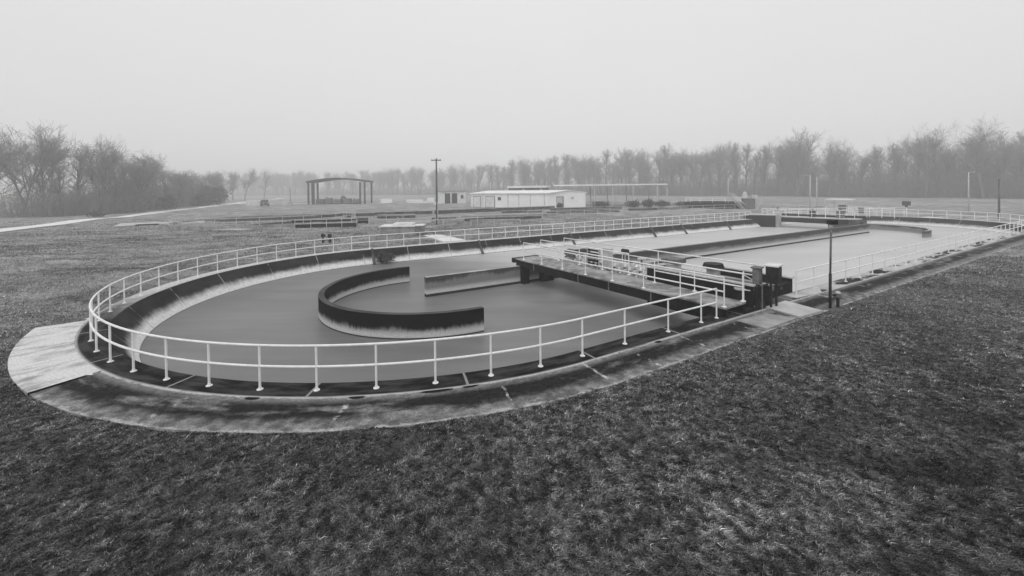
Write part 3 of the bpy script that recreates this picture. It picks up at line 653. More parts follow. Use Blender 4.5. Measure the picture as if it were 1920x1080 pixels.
# long white building with gable end
A0, A1, A2 = Vector((-11.2, 112.0)), Vector((8.7, 101.5)), Vector((18.4, 104.8))
root = empty('metal_building', (4, 108, 0), 'long low white metal building with gabled right end and doors', 'building')
back = A0 + (A2 - A1); rz1 = math.atan2(A1.y - A0.y, A1.x - A0.x); rz2 = math.atan2(A2.y - A1.y, A2.x - A1.x)
eh, rh = 3.5, 4.05
m12 = (A1 + A2) / 2; m03 = (A0 + back) / 2
vs = [(A0.x, A0.y, -.2), (A1.x, A1.y, -.2), (A2.x, A2.y, -.2), (back.x, back.y, -.2), (A0.x, A0.y, eh), (A1.x, A1.y, eh), (A2.x, A2.y, eh), (back.x, back.y, eh), (m12.x, m12.y, rh), (m03.x, m03.y, rh)]
mb = MB(); mb.add(vs, [(0, 1, 5, 4), (1, 2, 6, 8, 5), (2, 3, 7, 6), (3, 0, 4, 9, 7), (4, 5, 8, 9), (8, 6, 7, 9)]); part(mb, 'wall', M['bright'], root)
n1 = Vector((math.sin(rz1), -math.cos(rz1))); e = (A1 - A0).normalized(); e2 = (A2 - A1).normalized()
q = [A0 - e * .3 + n1 * .35, A1 + e * .4 + n1 * .35]; qr = [m03 - e * .3, m12 + e * .4]; qb = [back - e * .3 - n1 * .35, A2 + e * .4 - n1 * .35]
mb = MB(); vs = []
for (pp, z_) in ((q[0], eh - .05), (q[1], eh - .05), (qr[1], rh + .06), (qr[0], rh + .06), (qb[0], eh - .05), (qb[1], eh - .05)): vs += [(pp.x, pp.y, z_), (pp.x, pp.y, z_ + .16)]
mb.add(vs, [(1, 3, 5, 7), (0, 6, 4, 2), (7, 5, 11, 9), (6, 8, 10, 4), (0, 2, 3, 1), (8, 9, 11, 10), (2, 4, 5, 3), (4, 10, 11, 5), (0, 1, 7, 6), (6, 7, 9, 8)]); part(mb, 'roof', M['roof'], root)
def wallbox(A, dirv, nrm, along, z, w, h, name, mat, dp=0.12, parent=None):
    c = A + dirv * along + nrm * 0.05; return part(MB().box((c.x, c.y, z), (w, dp, h), math.atan2(dirv.y, dirv.x)), name, M[mat], parent or root)
L1 = (A1 - A0).length; n2 = Vector((e2.y, -e2.x))
for al, w_ in ((2.2, 2.2), (6.2, 2.6)):
    fr = wallbox(A0, e, n1, al, 1.45, w_ + .3, 2.9, 'door_frame', 'mid_metal', 0.10); wallbox(A0, e, n1, al, 1.38, w_, 2.7, 'door', 'white', 0.2)
for al in (9.0,): wallbox(A0, e, n1, al, 2.2, 0.9, 0.8, 'window', 'glass', 0.14)
for al in (0.2, 4.0, 11.5, 14.6, 17.8, 21.6): wallbox(A0, e, n1, al, 1.6, 0.14, 3.2, 'downpipe', 'pale_metal', 0.16)
wallbox(A1, e2, n2, 3.2, 1.35, 1.9, 2.7, 'door_frame', 'mid_metal', 0.10); wallbox(A1, e2, n2, 3.1, 1.28, 1.5, 2.5, 'door', 'pale_metal', 0.2)
wallbox(A1, e2, n2, 6.6, 2.3, 0.8, 0.6, 'vent', 'pale_metal', 0.16)
for nm, xx, yy, lab in (('roof_vent', 0, 0, ''),):
    for k in range(3):
        c = m03 + (m12 - m03) * (0.25 + 0.22 * k); part(MB().tube([(c.x, c.y, rh), (c.x, c.y, rh + .6)], 0.18, 8), 'roof_vent', M['pale_metal'], root)
root = empty('low_roofed_building', (5, 122, 0), 'low pale roof showing just above the long white building', 'building')
part(MB().prism([(-1.0, 122), (9.5, 119), (11, 124), (0.5, 127)], -0.2, 4.9), 'wall', M['mid_metal'], root)
part(MB().prism([(-1.4, 121.6), (9.8, 118.4), (11.4, 124.2), (0.2, 127.4)], 4.902, 5.5), 'roof', M['roof'], root)
# flat-roofed carport
root = empty('open_carport', (27, 109, 0), 'long flat-roofed open carport on slim pale posts right of the white building', 'carport')
Q0, Q1 = Vector((11.0, 109.5)), Vector((40.0, 107.5)); ev = (Q1 - Q0).normalized(); nv = Vector((-ev.y, ev.x))
pts = [Q0, Q1, Q1 + nv * 9, Q0 + nv * 9]
part(MB().prism([(p_.x, p_.y) for p_ in pts], 5.25, 5.6), 'roof', M['roof'], root, 0.02)
for fr in (0.02, 0.36, 0.52, 0.70, 0.91, 0.995):
    for k in (0.3, 8.7):
        c = Q0 + (Q1 - Q0) * fr + nv * k; part(MB().box((c.x, c.y, 2.6), (0.24, 0.24, 5.3)), 'post', M['pale_metal'], root)
for fr in (0.77, 0.80):
    c = Q0 + (Q1 - Q0) * fr + nv * 1.0; part(MB().box((c.x, c.y, 4.8), (0.5, 0.4, 0.5)), 'lamp', M['white'], root)

# ------------------------------------------------------------------ tanks and basins on the field
def ring_basin(cx, cy, r, th, z0, z1, name, label, cat, mat, inner, wz, posts=0, rail_h=1.0, inmat=None, pmat='rail', a0=0.0, a1=2 * PI):
    root = empty(name, (cx, cy, 0), label, cat)
    n = 64; vs = []; fs = []
    for k in range(n):
        a = 2 * PI * k / n; c, s_ = math.cos(a), math.sin(a)
        vs += [(cx + r * c, cy + r * s_, z0), (cx + r * c, cy + r * s_, z1), (cx + (r - th) * c, cy + (r - th) * s_, z1), (cx + (r - th) * c, cy + (r - th) * s_, z0 - 1)]
    for k in range(n):
        a = 4 * k; b = 4 * ((k + 1) % n); fs += [(a, b, b + 1, a + 1), (a + 1, b + 1, b + 2, a + 2), (a + 2, b + 2, b + 3, a + 3)]
    mb = MB(); mb.add(vs, fs); part(mb, 'wall', M[mat], root)
    mb = MB(); mb.add([(cx + (r - th * .5) * math.cos(2 * PI * k / n), cy + (r - th * .5) * math.sin(2 * PI * k / n), wz) for k in range(n)], [tuple(range(n))]); part(mb, 'basin_floor', M[inmat or 'water'], root)
    if posts:
        rr = r - th / 2
        for zz in (rail_h, rail_h * .5): 
            part(MB().tube([(cx + rr * math.cos(a), cy + rr * math.sin(a), z1 + zz) for a in np.linspace(0, 2 * PI, 65)], 0.035, 6), 'rail', M[pmat], root)
        for k in range(posts):
            a = 2 * PI * (k + .5) / posts; part(MB().tube([(cx + rr * math.cos(a), cy + rr * math.sin(a), z1), (cx + rr * math.cos(a), cy + rr * math.sin(a), z1 + rail_h)], 0.04, 6), 'post', M[pmat], root)
    return root
r_ = ring_basin(-37.5, 65, 12.5, 0.35, -0.5, 0.42, 'round_basin', 'wide low round basin with dark inside and railing on the left field', 'basin', 'mid_concrete', None, 0.02, 30, 0.95, 'black', 'pale_metal')
r_ = ring_basin(44.8, 93.5, 5.8, 0.3, -0.3, 1.3, 'round_tank', 'dark round tank with railing in front of the right treeline', 'tank', 'black', None, 0.9, 14, 0.9, 'mid_metal')
root = empty('stairs', (47.5, 86, 0), 'pale metal stair leaning against the dark round tank', 'stairs')
for k in range(7):
    part(MB().box((47.2 + k * 0.32 - 1.6, 86.6, 2.3 - k * 0.33), (0.34, 1.0, 0.06)), 'tread', M['pale_metal'], root)
for yy in (86.05, 87.15):
    part(MB().tube([(45.3, yy, 2.5), (47.8, yy, 0.0)], 0.09, 6), 'stringer', M['pale_metal'], root)
    part(MB().tube([(45.3, yy, 3.4), (47.8, yy, 1.0)], 0.05, 6), 'handrail', M['rail'], root)
root = empty('pump_unit', (49.5, 87, 0), 'pale cluttered pump unit at the right of the dark round tank', 'pump')
part(MB().box((49.3, 87.4, 1.1), (2.2, 1.4, 2.2)), 'frame', M['mid_metal'], root, 0.05)
part(MB().tube([(48.4, 87, 2.2), (48.4, 87, 3.2), (48.4, 87, 3.6)], 0.6, 10, r1=0.2), 'hopper', M['pale_metal'], root)
part(MB().box((50.2, 86.8, 2.5), (1.2, 0.9, 0.7)), 'housing', M['pale_metal'], root, 0.04)
part(MB().tube([(50.6, 86.5, 0), (51.6, 86.2, 1.8)], 0.12, 8), 'pipe', M['pale_metal'], root)
def lowwall(p0, p1, w, h, label, mat, name='low_wall'):
    p0, p1 = Vector(p0), Vector(p1); d = (p1 - p0); a = math.atan2(d.y, d.x); c = (p0 + p1) / 2
    root = empty(name, (c.x, c.y, 0), label, 'wall')
    part(MB().box((c.x, c.y, h / 2 - 0.15), (d.length, w, h + .3), a), 'wall', M[mat], root)
    part(MB().box((c.x, c.y, h + 0.042), (d.length + .1, w + .08, 0.08), a), 'coping', M['mid_concrete' if mat != 'mid_concrete' else 'pale_concrete'], root)
    return root
# positions on the field from the plan
lowwall((-34.5, 73.5), (-15.5, 81), 0.6, 0.6, 'dark low wall running behind the round basin', 'dark_concrete')
lowwall((-15.0, 81.2), (9.5, 95), 0.6, 0.65, 'long dark low wall in front of the white building', 'dark_concrete')
lowwall((-8.5, 70), (8.0, 74), 0.3, 0.25, 'low pale kerb wall right of the utility pole foot', 'mid_concrete')
lowwall((-27.8, 53.6), (-20.6, 55.6), 0.9, 0.55, 'black railed trough wall at the right end of the round basin', 'black')
lowwall((-30.5, 58), (-21.0, 61.0), 0.8, 0.7, 'dark inner trough wall just behind the black railed trough', 'black')
lowwall((-13.5, 66), (-9.0, 67), 1.2, 0.3, 'dark square pit wall left of the utility pole', 'dark_concrete')
lowwall((8, 87), (24, 92), 0.8, 0.55, 'dark broken wall below the carport posts', 'dark_concrete')
lowwall((-2.0, 81.5), (6.0, 83.5), 0.8, 0.35, 'short dark wall in front of the white building doors', 'dark_concrete')
# flat slab, pale tank box, slabs and pipes
def slab(pts, z, label, mat, name='concrete_slab', cat='slab'):
    cxm = sum(p_[0] for p_ in pts) / len(pts); cym = sum(p_[1] for p_ in pts) / len(pts); mb = MB(); mb.prism(pts, -0.25, z)
    o = mb.build(name, M[mat], None, False, (cxm, cym, 0), 0.02); tag(o, label, cat); return o
slab([(-55.5, 58.2), (-46.0, 62.3), (-49.5, 67.5), (-59, 63)], 0.16, 'flat pale concrete slab with a dark hatch beside the gravel road', 'pale_concrete')
slab([(-53.2, 59.0), (-50.8, 60.0), (-51.4, 61.0), (-53.8, 60.0)], 0.24, 'dark hatch lying on the pale slab by the gravel road', 'dark_metal', 'hatch', 'hatch')
slab([(-9.2, 43.2), (-7.4, 43.4), (-4.3, 38.6), (-6.2, 37.6)], 0.08, 'bright narrow slab running from the far bank toward the field', 'white')
slab([(-44.5, 55.0), (-33.5, 51.0), (-32.2, 52.2), (-43.5, 56.2)], 0.10, 'pale curved footing in front of the round basin', 'pale_concrete')
slab([(-87.5, 137.5), (-83.2, 137), (-83, 140), (-87.3, 140.5)], 1.7, 'white storage box left of the parked car', 'white', 'storage_box', 'box')
slab([(-75.5, 133.5), (-71.5, 133), (-71.3, 136), (-75.3, 136.5)], 1.2, 'lower pale storage box right of the parked car', 'pale_concrete', 'storage_box', 'box')
root = empty('settling_box', (-11.6, 44.6, 0), 'pale concrete box tank with raised lids behind the far bank railing', 'tank')
part(MB().box((-11.7, 44.8, 0.35), (4.2, 2.4, 1.1), 0.06), 'wall', M['mid_concrete'], root, 0.03)
part(MB().box((-11.7, 44.8, 0.95), (4.5, 2.7, 0.1), 0.06), 'lid', M['white'], root)
part(MB().box((-11.6, 45.0, 1.12), (2.1, 1.4, 0.22), 0.06), 'hatch_cover', M['white'], root)
part(MB().box((-9.6, 43.4, 0.7), (0.9, 0.5, 0.6), 0.06), 'valve_box', M['mid_metal'], root)
root = empty('pipe_trestle', (-2.5, 52, 0), 'low bare pipe frame standing on the field right of the utility pole', 'pipe frame')
for q0, q1 in (((-5.2, 52.5, 0.85), (1.0, 53.4, 0.85)), ((-5.2, 52.5, 0), (-5.2, 52.5, 0.85)), ((1.0, 53.4, 0), (1.0, 53.4, 0.85)), ((-2.3, 52.9, 0), (-2.3, 52.9, 0.85))):
    part(MB().tube([q0, q1], 0.05, 6), 'pipe', M['pale_metal'], root)
root = empty('pipe_trestle', (-11, 55, 0), 'long low pale pipe frame at the foot of the utility pole', 'pipe frame')
for q0, q1 in (((-14.5, 53, 0.75), (-4.6, 55.5, 0.95)), ((-14.5, 53, 0), (-14.5, 53, 1.3)), ((-4.6, 55.5, 0), (-4.6, 55.5, 1.6)), ((-9.0, 54.4, 0), (-9.0, 54.4, 0.85))):
    part(MB().tube([q0, q1], 0.05, 6), 'pipe', M['pale_metal'], root)
for (x, y, lab) in ((-17.3, 38.2, 'left of the two black valve stands behind the far bank'), (-16.6, 38.0, 'right of the two black valve stands behind the far bank')):
    root = empty('valve_stand', (x, y, 0), lab, 'valve stand', 'black valve stands')
    part(MB().tube([(x, y, -0.1), (x, y, 0.30)], 0.12, 10), 'base', M['dark_metal'], root)
    part(MB().tube([(x, y, 0.3), (x, y, 0.46)], 0.05, 8), 'stem', M['dark_metal'], root)
    part(MB().tube([(x, y - .06, 0.66), (x, y + .06, 0.66)], 0.19, 14), 'handwheel', M['dark_metal'], root)
for (p0, p1, w, h, lab, mt) in (
    ((-29, 73), (-24.5, 74.5), 1.6, 0.7, 'dark lumpy wall block behind the round basin, left of two', 'dark_concrete'),
    ((-22.5, 70), (-16.5, 71), 1.2, 0.55, 'low dark block wall between round basin and pale box tank', 'dark_concrete'),
    ((-16, 60.5), (-11.8, 61), 1.6, 0.45, 'pale low block wall just left of the utility pole foot', 'pale_concrete'),
    ((-7.0, 62), (4.5, 66), 0.5, 0.4, 'thin dark channel wall right of the utility pole', 'dark_concrete'),
    ((6.5, 77), (21, 82.5), 0.5, 0.35, 'thin dark channel wall on the field between ditch and white building', 'dark_concrete'),
    ((24, 86), (37, 88), 0.6, 0.4, 'dark channel wall left of the dark round tank', 'dark_concrete'),
    ((61, 84), (72, 82), 0.5, 0.5, 'pale low wall right of the canopied platform', 'pale_concrete'),
    ((49, 80), (61, 79), 0.5, 0.6, 'pale low wall between the round tank and the canopied platform', 'pale_concrete')):
    lowwall(p0, p1, w, h, lab, mt)
def farrail(p0, p1, n, label, h=1.05):
    p0, p1 = Vector(p0), Vector(p1); root = empty('railing', (p0.x, p0.y, 0), label, 'railing')
    for zz in (h, h * .52): part(MB().tube([(p0.x, p0.y, zz), (p1.x, p1.y, zz)], 0.035, 6), 'rail', M['pale_metal'], root)
    for k in range(n):
        c = p0 + (p1 - p0) * k / (n - 1); part(MB().tube([(c.x, c.y, -0.1), (c.x, c.y, h)], 0.04, 6), 'post', M['pale_metal'], root)
farrail((-22.5, 58.5), (-11.5, 62.5), 6, 'straight pale railing between the round basin and the utility pole')
farrail((2.5, 68), (20, 76), 8, 'pale railing crossing the field before the white building')
farrail((27.5, 79), (45, 84.5), 8, 'pale railing on the field left of the far abutment')
farrail((50, 76), (62, 74.5), 7, 'short pale railing behind the far footbridge')
farrail((-27.5, 52.9), (-20.4, 54.9), 5, 'short railing along the black trough wall')
for k, (x_, y_, w_, h_, lab) in enumerate(((-45.5, 152, 4.0, 1.5, 'white crate-like box right of the open shelter'), (-36, 155, 6.0, 1.1, 'long low white box in the far field right of the shelter'), (-29.5, 152, 2.4, 1.7, 'small white box left of the two-door shed'), (-32, 148.5, 9.0, 0.5, 'long pale low platform before the far white boxes'))):
    r2 = empty('storage_box', (x_, y_, 0), lab, 'box'); part(MB().box((x_, y_, h_ / 2), (w_, 2.0, h_), 0.08), 'housing', M['bright'], r2, 0.05); part(MB().box((x_, y_, h_ + .05), (w_ + .1, 2.1, 0.098), 0.08), 'lid', M['white'], r2)
for k, (s_, t_, w_, h_, mt, lab) in enumerate(((57.6, -4.6, .9, 1.0, 'mid_metal', 'grey drive unit on the far footbridge nearest its pier'), (57.0, -7.6, .7, .8, 'dark_metal', 'small dark drive unit at the middle of the far footbridge'), (55.9, -11.6, .9, .9, 'pale_metal', 'pale drive unit on the far footbridge nearest the abutment'))):
    c = D(s_, t_); r2 = empty('drive_unit', (c[0], c[1], .42), lab, 'motor'); part(MB().box((c[0], c[1], .42 + h_ / 2), (w_, w_ * .7, h_), .5), 'housing', M[mt], r2, 0.04); part(MB().tube([(c[0], c[1], .42 + h_), (c[0], c[1], .75 + h_)], .16, 8), 'motor', M['mid_metal'], r2)
x, y = 82.8, 87.9
root = empty('junction_box', (x, y, 0), 'small dark box on the field before the right treeline', 'box')
part(MB().box((x, y, 0.75), (1.2, 0.8, 0.9)), 'housing', M['dark_metal'], root, 0.05); part(MB().box((x, y, 0.15), (0.3, 0.3, 0.6)), 'leg', M['dark_metal'], root)

# parked car
x, y = -78.3, 132.5; root = empty('parked_car', (x, y, 0), 'dark parked car with bright headlights on the distant gravel', 'car')
prof = [(-1.0, 0.35), (-1.0, 0.85), (-0.55, 1.0), (-0.1, 1.0)]
mb = MB(); W, Lc = 0.95, 2.2; sec = [(-Lc, .35), (-Lc, .95), (-Lc + .9, 1.08), (-.75, 1.12), (-.25, 1.72), (1.3, 1.74), (1.75, 1.15), (Lc, 1.05), (Lc, .35)]
ca, sa = math.cos(-0.9), math.sin(-0.9)
def carp(l, w, z): return (x + l * ca - w * sa, y + l * sa + w * ca, z * 1.18)
n = len(sec); mb.add([carp(-l, -W, z) for l, z in sec] + [carp(-l, W, z) for l, z in sec], [tuple(range(n)), tuple(range(n, 2 * n))[::-1]] + [(i, i + n, (i + 1) % n + n, (i + 1) % n) for i in range(n)])
part(mb, 'body', M['paint_car'], root, 0.06)
for l in (-1.35, 1.35):
    for w in (-0.9, 0.9): part(MB().tube([carp(l, w - .11, .33), carp(l, w + .11, .33)], 0.33, 12), 'wheel', M['rubber'], root)
for w in (-0.62, 0.62): part(MB().tube([carp(Lc - .02, w, .78), carp(Lc + .04, w, .78)], 0.16, 8), 'headlight', M['lens'], root)
mb = MB(); mb.add([carp(.80, -.8, 1.16), carp(.80, .8, 1.16), carp(.32, .72, 1.68), carp(.32, -.72, 1.68)], [(0, 1, 2, 3)]); part(mb, 'windscreen', M['glass'], root)

# ------------------------------------------------------------------ vegetation
def np_mesh(name, V, F, mat, parent=None, tint=None):
    """V (n,3), F (m,k) same-sized faces"""
    me = bpy.data.meshes.new(name); k = F.shape[1]
    me.vertices.add(len(V)); me.vertices.foreach_set('co', V.astype(np.float32).ravel())
    me.loops.add(F.size); me.loops.foreach_set('vertex_index', F.astype(np.int32).ravel())
    me.polygons.add(len(F)); me.polygons.foreach_set('loop_start', np.arange(0, F.size, k, dtype=np.int32))
    if tint is not None:
        a = me.attributes.new('tint', 'FLOAT', 'POINT'); a.data.foreach_set('value', tint.astype(np.float32))
    me.update(calc_edges=True); me.materials.append(mat)
    o = bpy.data.objects.new(name, me); COL.objects.link(o)
    if parent is not None: o.parent = parent
    return o
def sticks(P0, P1, r0, r1, n=3):
    """tapered prisms from P0 to P1"""
    m = len(P0); d = P1 - P0; l = np.linalg.norm(d, axis=1, keepdims=True) + 1e-9; d = d / l
    up = np.tile([0.3, 0.2, 1.0], (m, 1)); a = np.cross(d, up); a /= np.linalg.norm(a, axis=1, keepdims=True) + 1e-9; b = np.cross(d, a)
    V = []
    for k in range(n):
        c, s = math.cos(2 * PI * k / n), math.sin(2 * PI * k / n); V.append(P0 + (a * c + b * s) * r0[:, None])
    for k in range(n):
        c, s = math.cos(2 * PI * k / n), math.sin(2 * PI * k / n); V.append(P1 + (a * c + b * s) * r1[:, None])
    V = np.stack(V, 1).reshape(-1, 3); base = np.arange(m)[:, None] * 2 * n
    F = np.concatenate([base + np.array([[k, (k + 1) % n, n + (k + 1) % n, n + k]]) for k in range(n)], 0)
    return V, F
def gen_tree(seed, H, crown_w, first=0.3, levels=4, multi=1, up=0.55, twig=0.02, dens=(11, 6, 6, 4, 3)):
    rg = random.Random(seed); segs = [[], []]   # thick, thin : (p0,p1,r0,r1)
    def grow(p, d, L, r, lev):
        nseg = 4 if lev <= 1 else 2
        pts = [p]; dd = d.copy()
        for i in range(nseg):
            dd = (dd + Vector((rg.gauss(0, 1), rg.gauss(0, 1), rg.gauss(0, .6))) * (0.07 if lev == 0 else 0.16) + Vector((0, 0, 0.05 * up))).normalized()
            q = pts[-1] + dd * (L / nseg); a, b = r * (1 - 0.55 * i / nseg), r * (1 - 0.55 * (i + 1) / nseg)
            segs[0 if lev <= 1 else 1].append((tuple(pts[-1]), tuple(q), a, b)); pts.append(q)
        if lev >= levels: return
        nb = dens[min(lev, 4)]
        for k in range(nb):
            f = (first + (1 - first) * (k + rg.random() * .8) / nb) if lev == 0 else (0.25 + 0.75 * (k + rg.random()) / nb)
            f = min(f, 0.999); i = int(f * nseg); q = pts[i].lerp(pts[i + 1], f * nseg - i)
            axis = (pts[i + 1] - pts[i]).normalized(); rnd = Vector((rg.gauss(0, 1), rg.gauss(0, 1), rg.gauss(0, 1))); side = (rnd - axis * rnd.dot(axis)).normalized()
            ang = rg.uniform(0.35, 0.9) if lev else rg.uniform(0.45, 0.85) * (1.1 - 0.35 * f)
            nd = (axis * math.cos(ang) + side * math.sin(ang) + Vector((0, 0, up * (0.45 if lev < 2 else 0.15)))).normalized()
            if lev == 0: nl = crown_w * rg.uniform(.7, 1.15) * (0.62 + 0.55 * math.sin(PI * min(1, max(0, (f - first) / (1 - first)) * .75 + .12)))
            else: nl = L * rg.uniform(0.42, 0.68)
            grow(q, nd, nl, max(twig, r * (0.45 if lev == 0 else 0.5) * (1.1 - 0.4 * f)), lev + 1)
    for k in range(multi):
        d = Vector((rg.gauss(0, .06), rg.gauss(0, .06), 1)) if multi == 1 else Vector((rg.gauss(0, .25), rg.gauss(0, .25), 1))
        grow(Vector((rg.gauss(0, .1) * multi, rg.gauss(0, .1) * multi, -0.3)), d.normalized(), H * 0.80 * rg.uniform(.85, 1), H * 0.016 / (multi ** .4) + .03, 0)
    out = []
    for sg, n in ((segs[0], 6), (segs[1], 3)):
        a = np.array([s[0] for s in sg]); b = np.array([s[1] for s in sg]); r0 = np.array([max(s[2], twig) for s in sg]); r1 = np.array([max(s[3], twig * .7) for s in sg])
        out.append(sticks(a, b, r0, r1, n))
    return out
PH = []
def make_tree(name, seed, label, cat, group=None, **kw):
    root = empty(name, (0, 0, 0), label, cat, group); t, c = gen_tree(seed, **kw); PH.append(float(np.percentile(c[0][:, 2], 99.7)))
    np_mesh('trunk', t[0], t[1], M['bark'], root); np_mesh('crown', c[0], c[1], M['twig'], root); return reg(root)
GRP = 'bare trees of the foggy treeline'
LBL = 'bare winter tree fading into fog in the treeline beyond the plant'
protos = [make_tree('bare_tree', 1, LBL, 'tree', GRP, H=21, crown_w=7.2, first=0.38, levels=4, twig=0.024),
          make_tree('bare_tree', 2, LBL, 'tree', GRP, H=19, crown_w=6.0, first=0.35, levels=4, twig=0.024),
          make_tree('bare_tree', 5, LBL, 'tree', GRP, H=22, crown_w=8.4, first=0.45, levels=4, twig=0.024),
          make_tree('bare_tree', 7, LBL, 'tree', GRP, H=16, crown_w=5.5, first=0.2, levels=4, multi=2, twig=0.024),
          make_tree('bare_tree', 13, LBL, 'tree', GRP, H=18, crown_w=9.5, first=0.34, levels=4, twig=0.03, dens=(10, 8, 6, 4, 3)),
          make_tree('bare_tree', 21, LBL, 'tree', GRP, H=20, crown_w=5.5, first=0.3, levels=4, twig=0.022, dens=(14, 6, 5, 4, 3)),
          make_tree('bare_tree', 31, LBL, 'tree', GRP, H=21, crown_w=3.2, first=0.3, levels=4, twig=0.022, up=0.9, dens=(16, 6, 5, 3, 3)),
          make_tree('bare_tree', 9, LBL, 'tree', GRP, H=20, crown_w=5.5, first=0.5, levels=4, up=0.8, twig=0.024)]
used = set()
def place(pi, x, y, h, rz, label=None, group=None, cat=None):
    p = protos[pi]
    if pi in used: o = copy_tree(p)
    else: o = p; used.add(pi)
    o.location = (x, y, gz(x, y)); k = h / PH[pi]; o.scale = (k, k, k); o.rotation_euler = (0, 0, rz)
    o['label'] = label or LBL; o['group'] = group or GRP
    if label and group is None: del o['group']
    return o
# treeline front: follows image column -> distance (metres)
def tl_depth(px): # front edge of the wood
    xs_ = [-200, 430, 560, 800, 960, 1150, 1300, 1500, 1700, 1920, 2300]; ds = [470, 450, 420, 355, 300, 246, 210, 175, 146, 126, 106]
    return float(np.interp(px, xs_, ds))
rng = random.Random(42); cnt = 0
def world_x(px, d): return (px - 960) / 785.0 * d
placed = []
def top_of(px): return float(np.interp(px, [400, 560, 700, 860, 1000, 1150, 1300, 1400, 1500, 1620, 1700, 1850, 1950], [25, 26, 25, 27, 28, 28.5, 28, 26.5, 26.5, 19.5, 23, 23.5, 22.5]))
special = {1495: 'upright bare tree standing above its neighbours left of the dip in the treeline', 1552: 'fan-crowned bare tree beside the dip in the right treeline', 1735: 'bare tree with forked crown rising right of the treeline dip', 1845: 'tallest broad bare tree of the treeline near the right edge'}
for px, lab in special.items():
    d = tl_depth(px) - 2; o = place(2 if px != 1495 else 7, world_x(px, d), d, top_of(px) * (1.06 if px != 1552 else 1.0), px * 1.3, lab)
    placed.append(o)
row_px = []
px = 440.0
while px < 2080:
    d = tl_depth(px); row_px.append(px); px += 785 * rng.uniform(4.6, 7.6) / d
for row, off in enumerate((0, 7, 16)):
    for px in row_px:
        if row == 2 and rng.random() < 0.45: continue
        pxx = px + rng.uniform(-8, 8); d = tl_depth(pxx) + off + rng.uniform(0, 6)
        if cnt > 285: break
        h = top_of(pxx) * rng.uniform(0.72, 1.02) * (1.0 if row else 0.93)
        place(rng.choice([0, 1, 1, 2, 3, 5, 5, 6, 6, 6, 7]), world_x(pxx, d), d, h, rng.uniform(0, 6.28)); cnt += 1
# left wood
lw = [(-97, 86, 19.5, 4, 'big spreading bare tree at the left edge behind the gravel road'),
      (-88, 92, 17.5, 2, 'tall round-crowned bare tree, second from the left edge'),
      (-84, 95, 12.5, 1, 'bare tree with a leaning trunk at the right shoulder of the left wood'),
      (-80, 99, 13.0, 4, 'arching bare tree whose branches overhang right over the left wood'),
      (-110, 88, 18, 3, None), (-103, 95, 19, 2, None), (-95, 100, 17, 4, None), (-91, 106, 15, 1, None), (-84, 110, 13, 3, None), (-81, 116, 12, 0, None),
      (-104, 108, 17, 0, None), (-98, 115, 15, 1, None), (-84, 122, 11, 1, None), (-88, 128, 11, 3, None), (-84, 134, 11.5, 4, None), (-92, 138, 12, 0, None), (-96, 130, 11, 2, None),
      (-113, 100, 18, 1, None), (-118, 92, 18, 0, None), (-92, 146, 11.5, 1, None), (-101, 150, 11, 3, None), (-108, 158, 12, 4, None), (-118, 170, 13, 0, None), (-128, 186, 14, 2, None), (-140, 205, 15, 1, None), (-118, 215, 17, 0, None), (-150, 230, 16, 3, None), (-150, 258, 19, 2, None),
      (-105, 84, 17.5, 6, None), (-112, 90, 18.5, 4, None), (-120, 98, 18, 6, None), (-99, 91, 15, 5, None), (-92, 88, 11, 6, None), (-89, 97, 10.5, 5, None), (-93, 104, 12, 6, None), (-97, 112, 12, 6, None), (-101, 122, 11, 5, None), (-100, 99, 15.5, 6, None)]
for k, (x, y, h, pi, lab) in enumerate(lw):
    road_x = float(np.interp(y, [54.5, 77.6, 108, 139, 160, 208, 280], [-66.8, -75.2, -87, -99.3, -108.4, -127, -150])); x = min(x - 3, road_x - 5.5 - (k % 3) * 2.5)
    place(pi, x, y, h, k * 1.7 + .5, lab or 'hazy bare tree inside the leafless wood left of the gravel road', None if lab else 'bare trees of the left wood')

# leafless understorey: uncountable stems and scrub
def thicket(name, spots, seed, label, hmin, hmax, mat, n_sub=7, thick=0.03, spread=1.2):
    rg = np.random.default_rng(seed); m = len(spots); base = np.array(spots, float)
    base = np.c_[base, np.zeros(m) - .2]; h = rg.uniform(hmin, hmax, m)
    lean = .22 if hmax < 12 else .07; tip = base + np.c_[rg.normal(0, lean, m) * h, rg.normal(0, lean, m) * h, h]
    A = [base]; Bq = [tip]; r0 = [np.full(m, thick * 1.6)]; r1 = [np.full(m, thick * .5)]
    for k in range(n_sub):
        f = rg.uniform(.15, .95, m)[:, None]; p = base + (tip - base) * f; l = h * rg.uniform(.2, .45, m)
        q = p + np.c_[rg.normal(0, .6, m) * l, rg.normal(0, .6, m) * l, np.abs(rg.normal(.6, .3, m)) * l]
        A.append(p); Bq.append(q); r0.append(np.full(m, thick)); r1.append(np.full(m, thick * .5))
    V, F = sticks(np.concatenate(A), np.concatenate(Bq), np.concatenate(r0), np.concatenate(r1), 3)
    return tag(np_mesh(name, V, F, M[mat]), label, 'undergrowth', kind='stuff')
rg = np.random.default_rng(5); sp = []
for k in range(8000):
    px = rg.uniform(435, 2050); d = tl_depth(px) + rg.exponential(9) - 1; sp.append((world_x(px, d), d))
thicket('undergrowth', sp, 6, 'grey leafless undergrowth along the foot of the treeline', 2.5, 9.0, 'twig', 7, 0.04)
sp = []
for k in range(2200):
    px = rg.uniform(435, 2050); d = tl_depth(px) + rg.exponential(12) + 1; sp.append((world_x(px, d), d))
o_ = thicket('saplings', sp, 16, 'tall thin bare saplings filling the foggy treeline', 8, 16, 'twig', 6, 0.05); o_['category'] = 'saplings'
sp = []
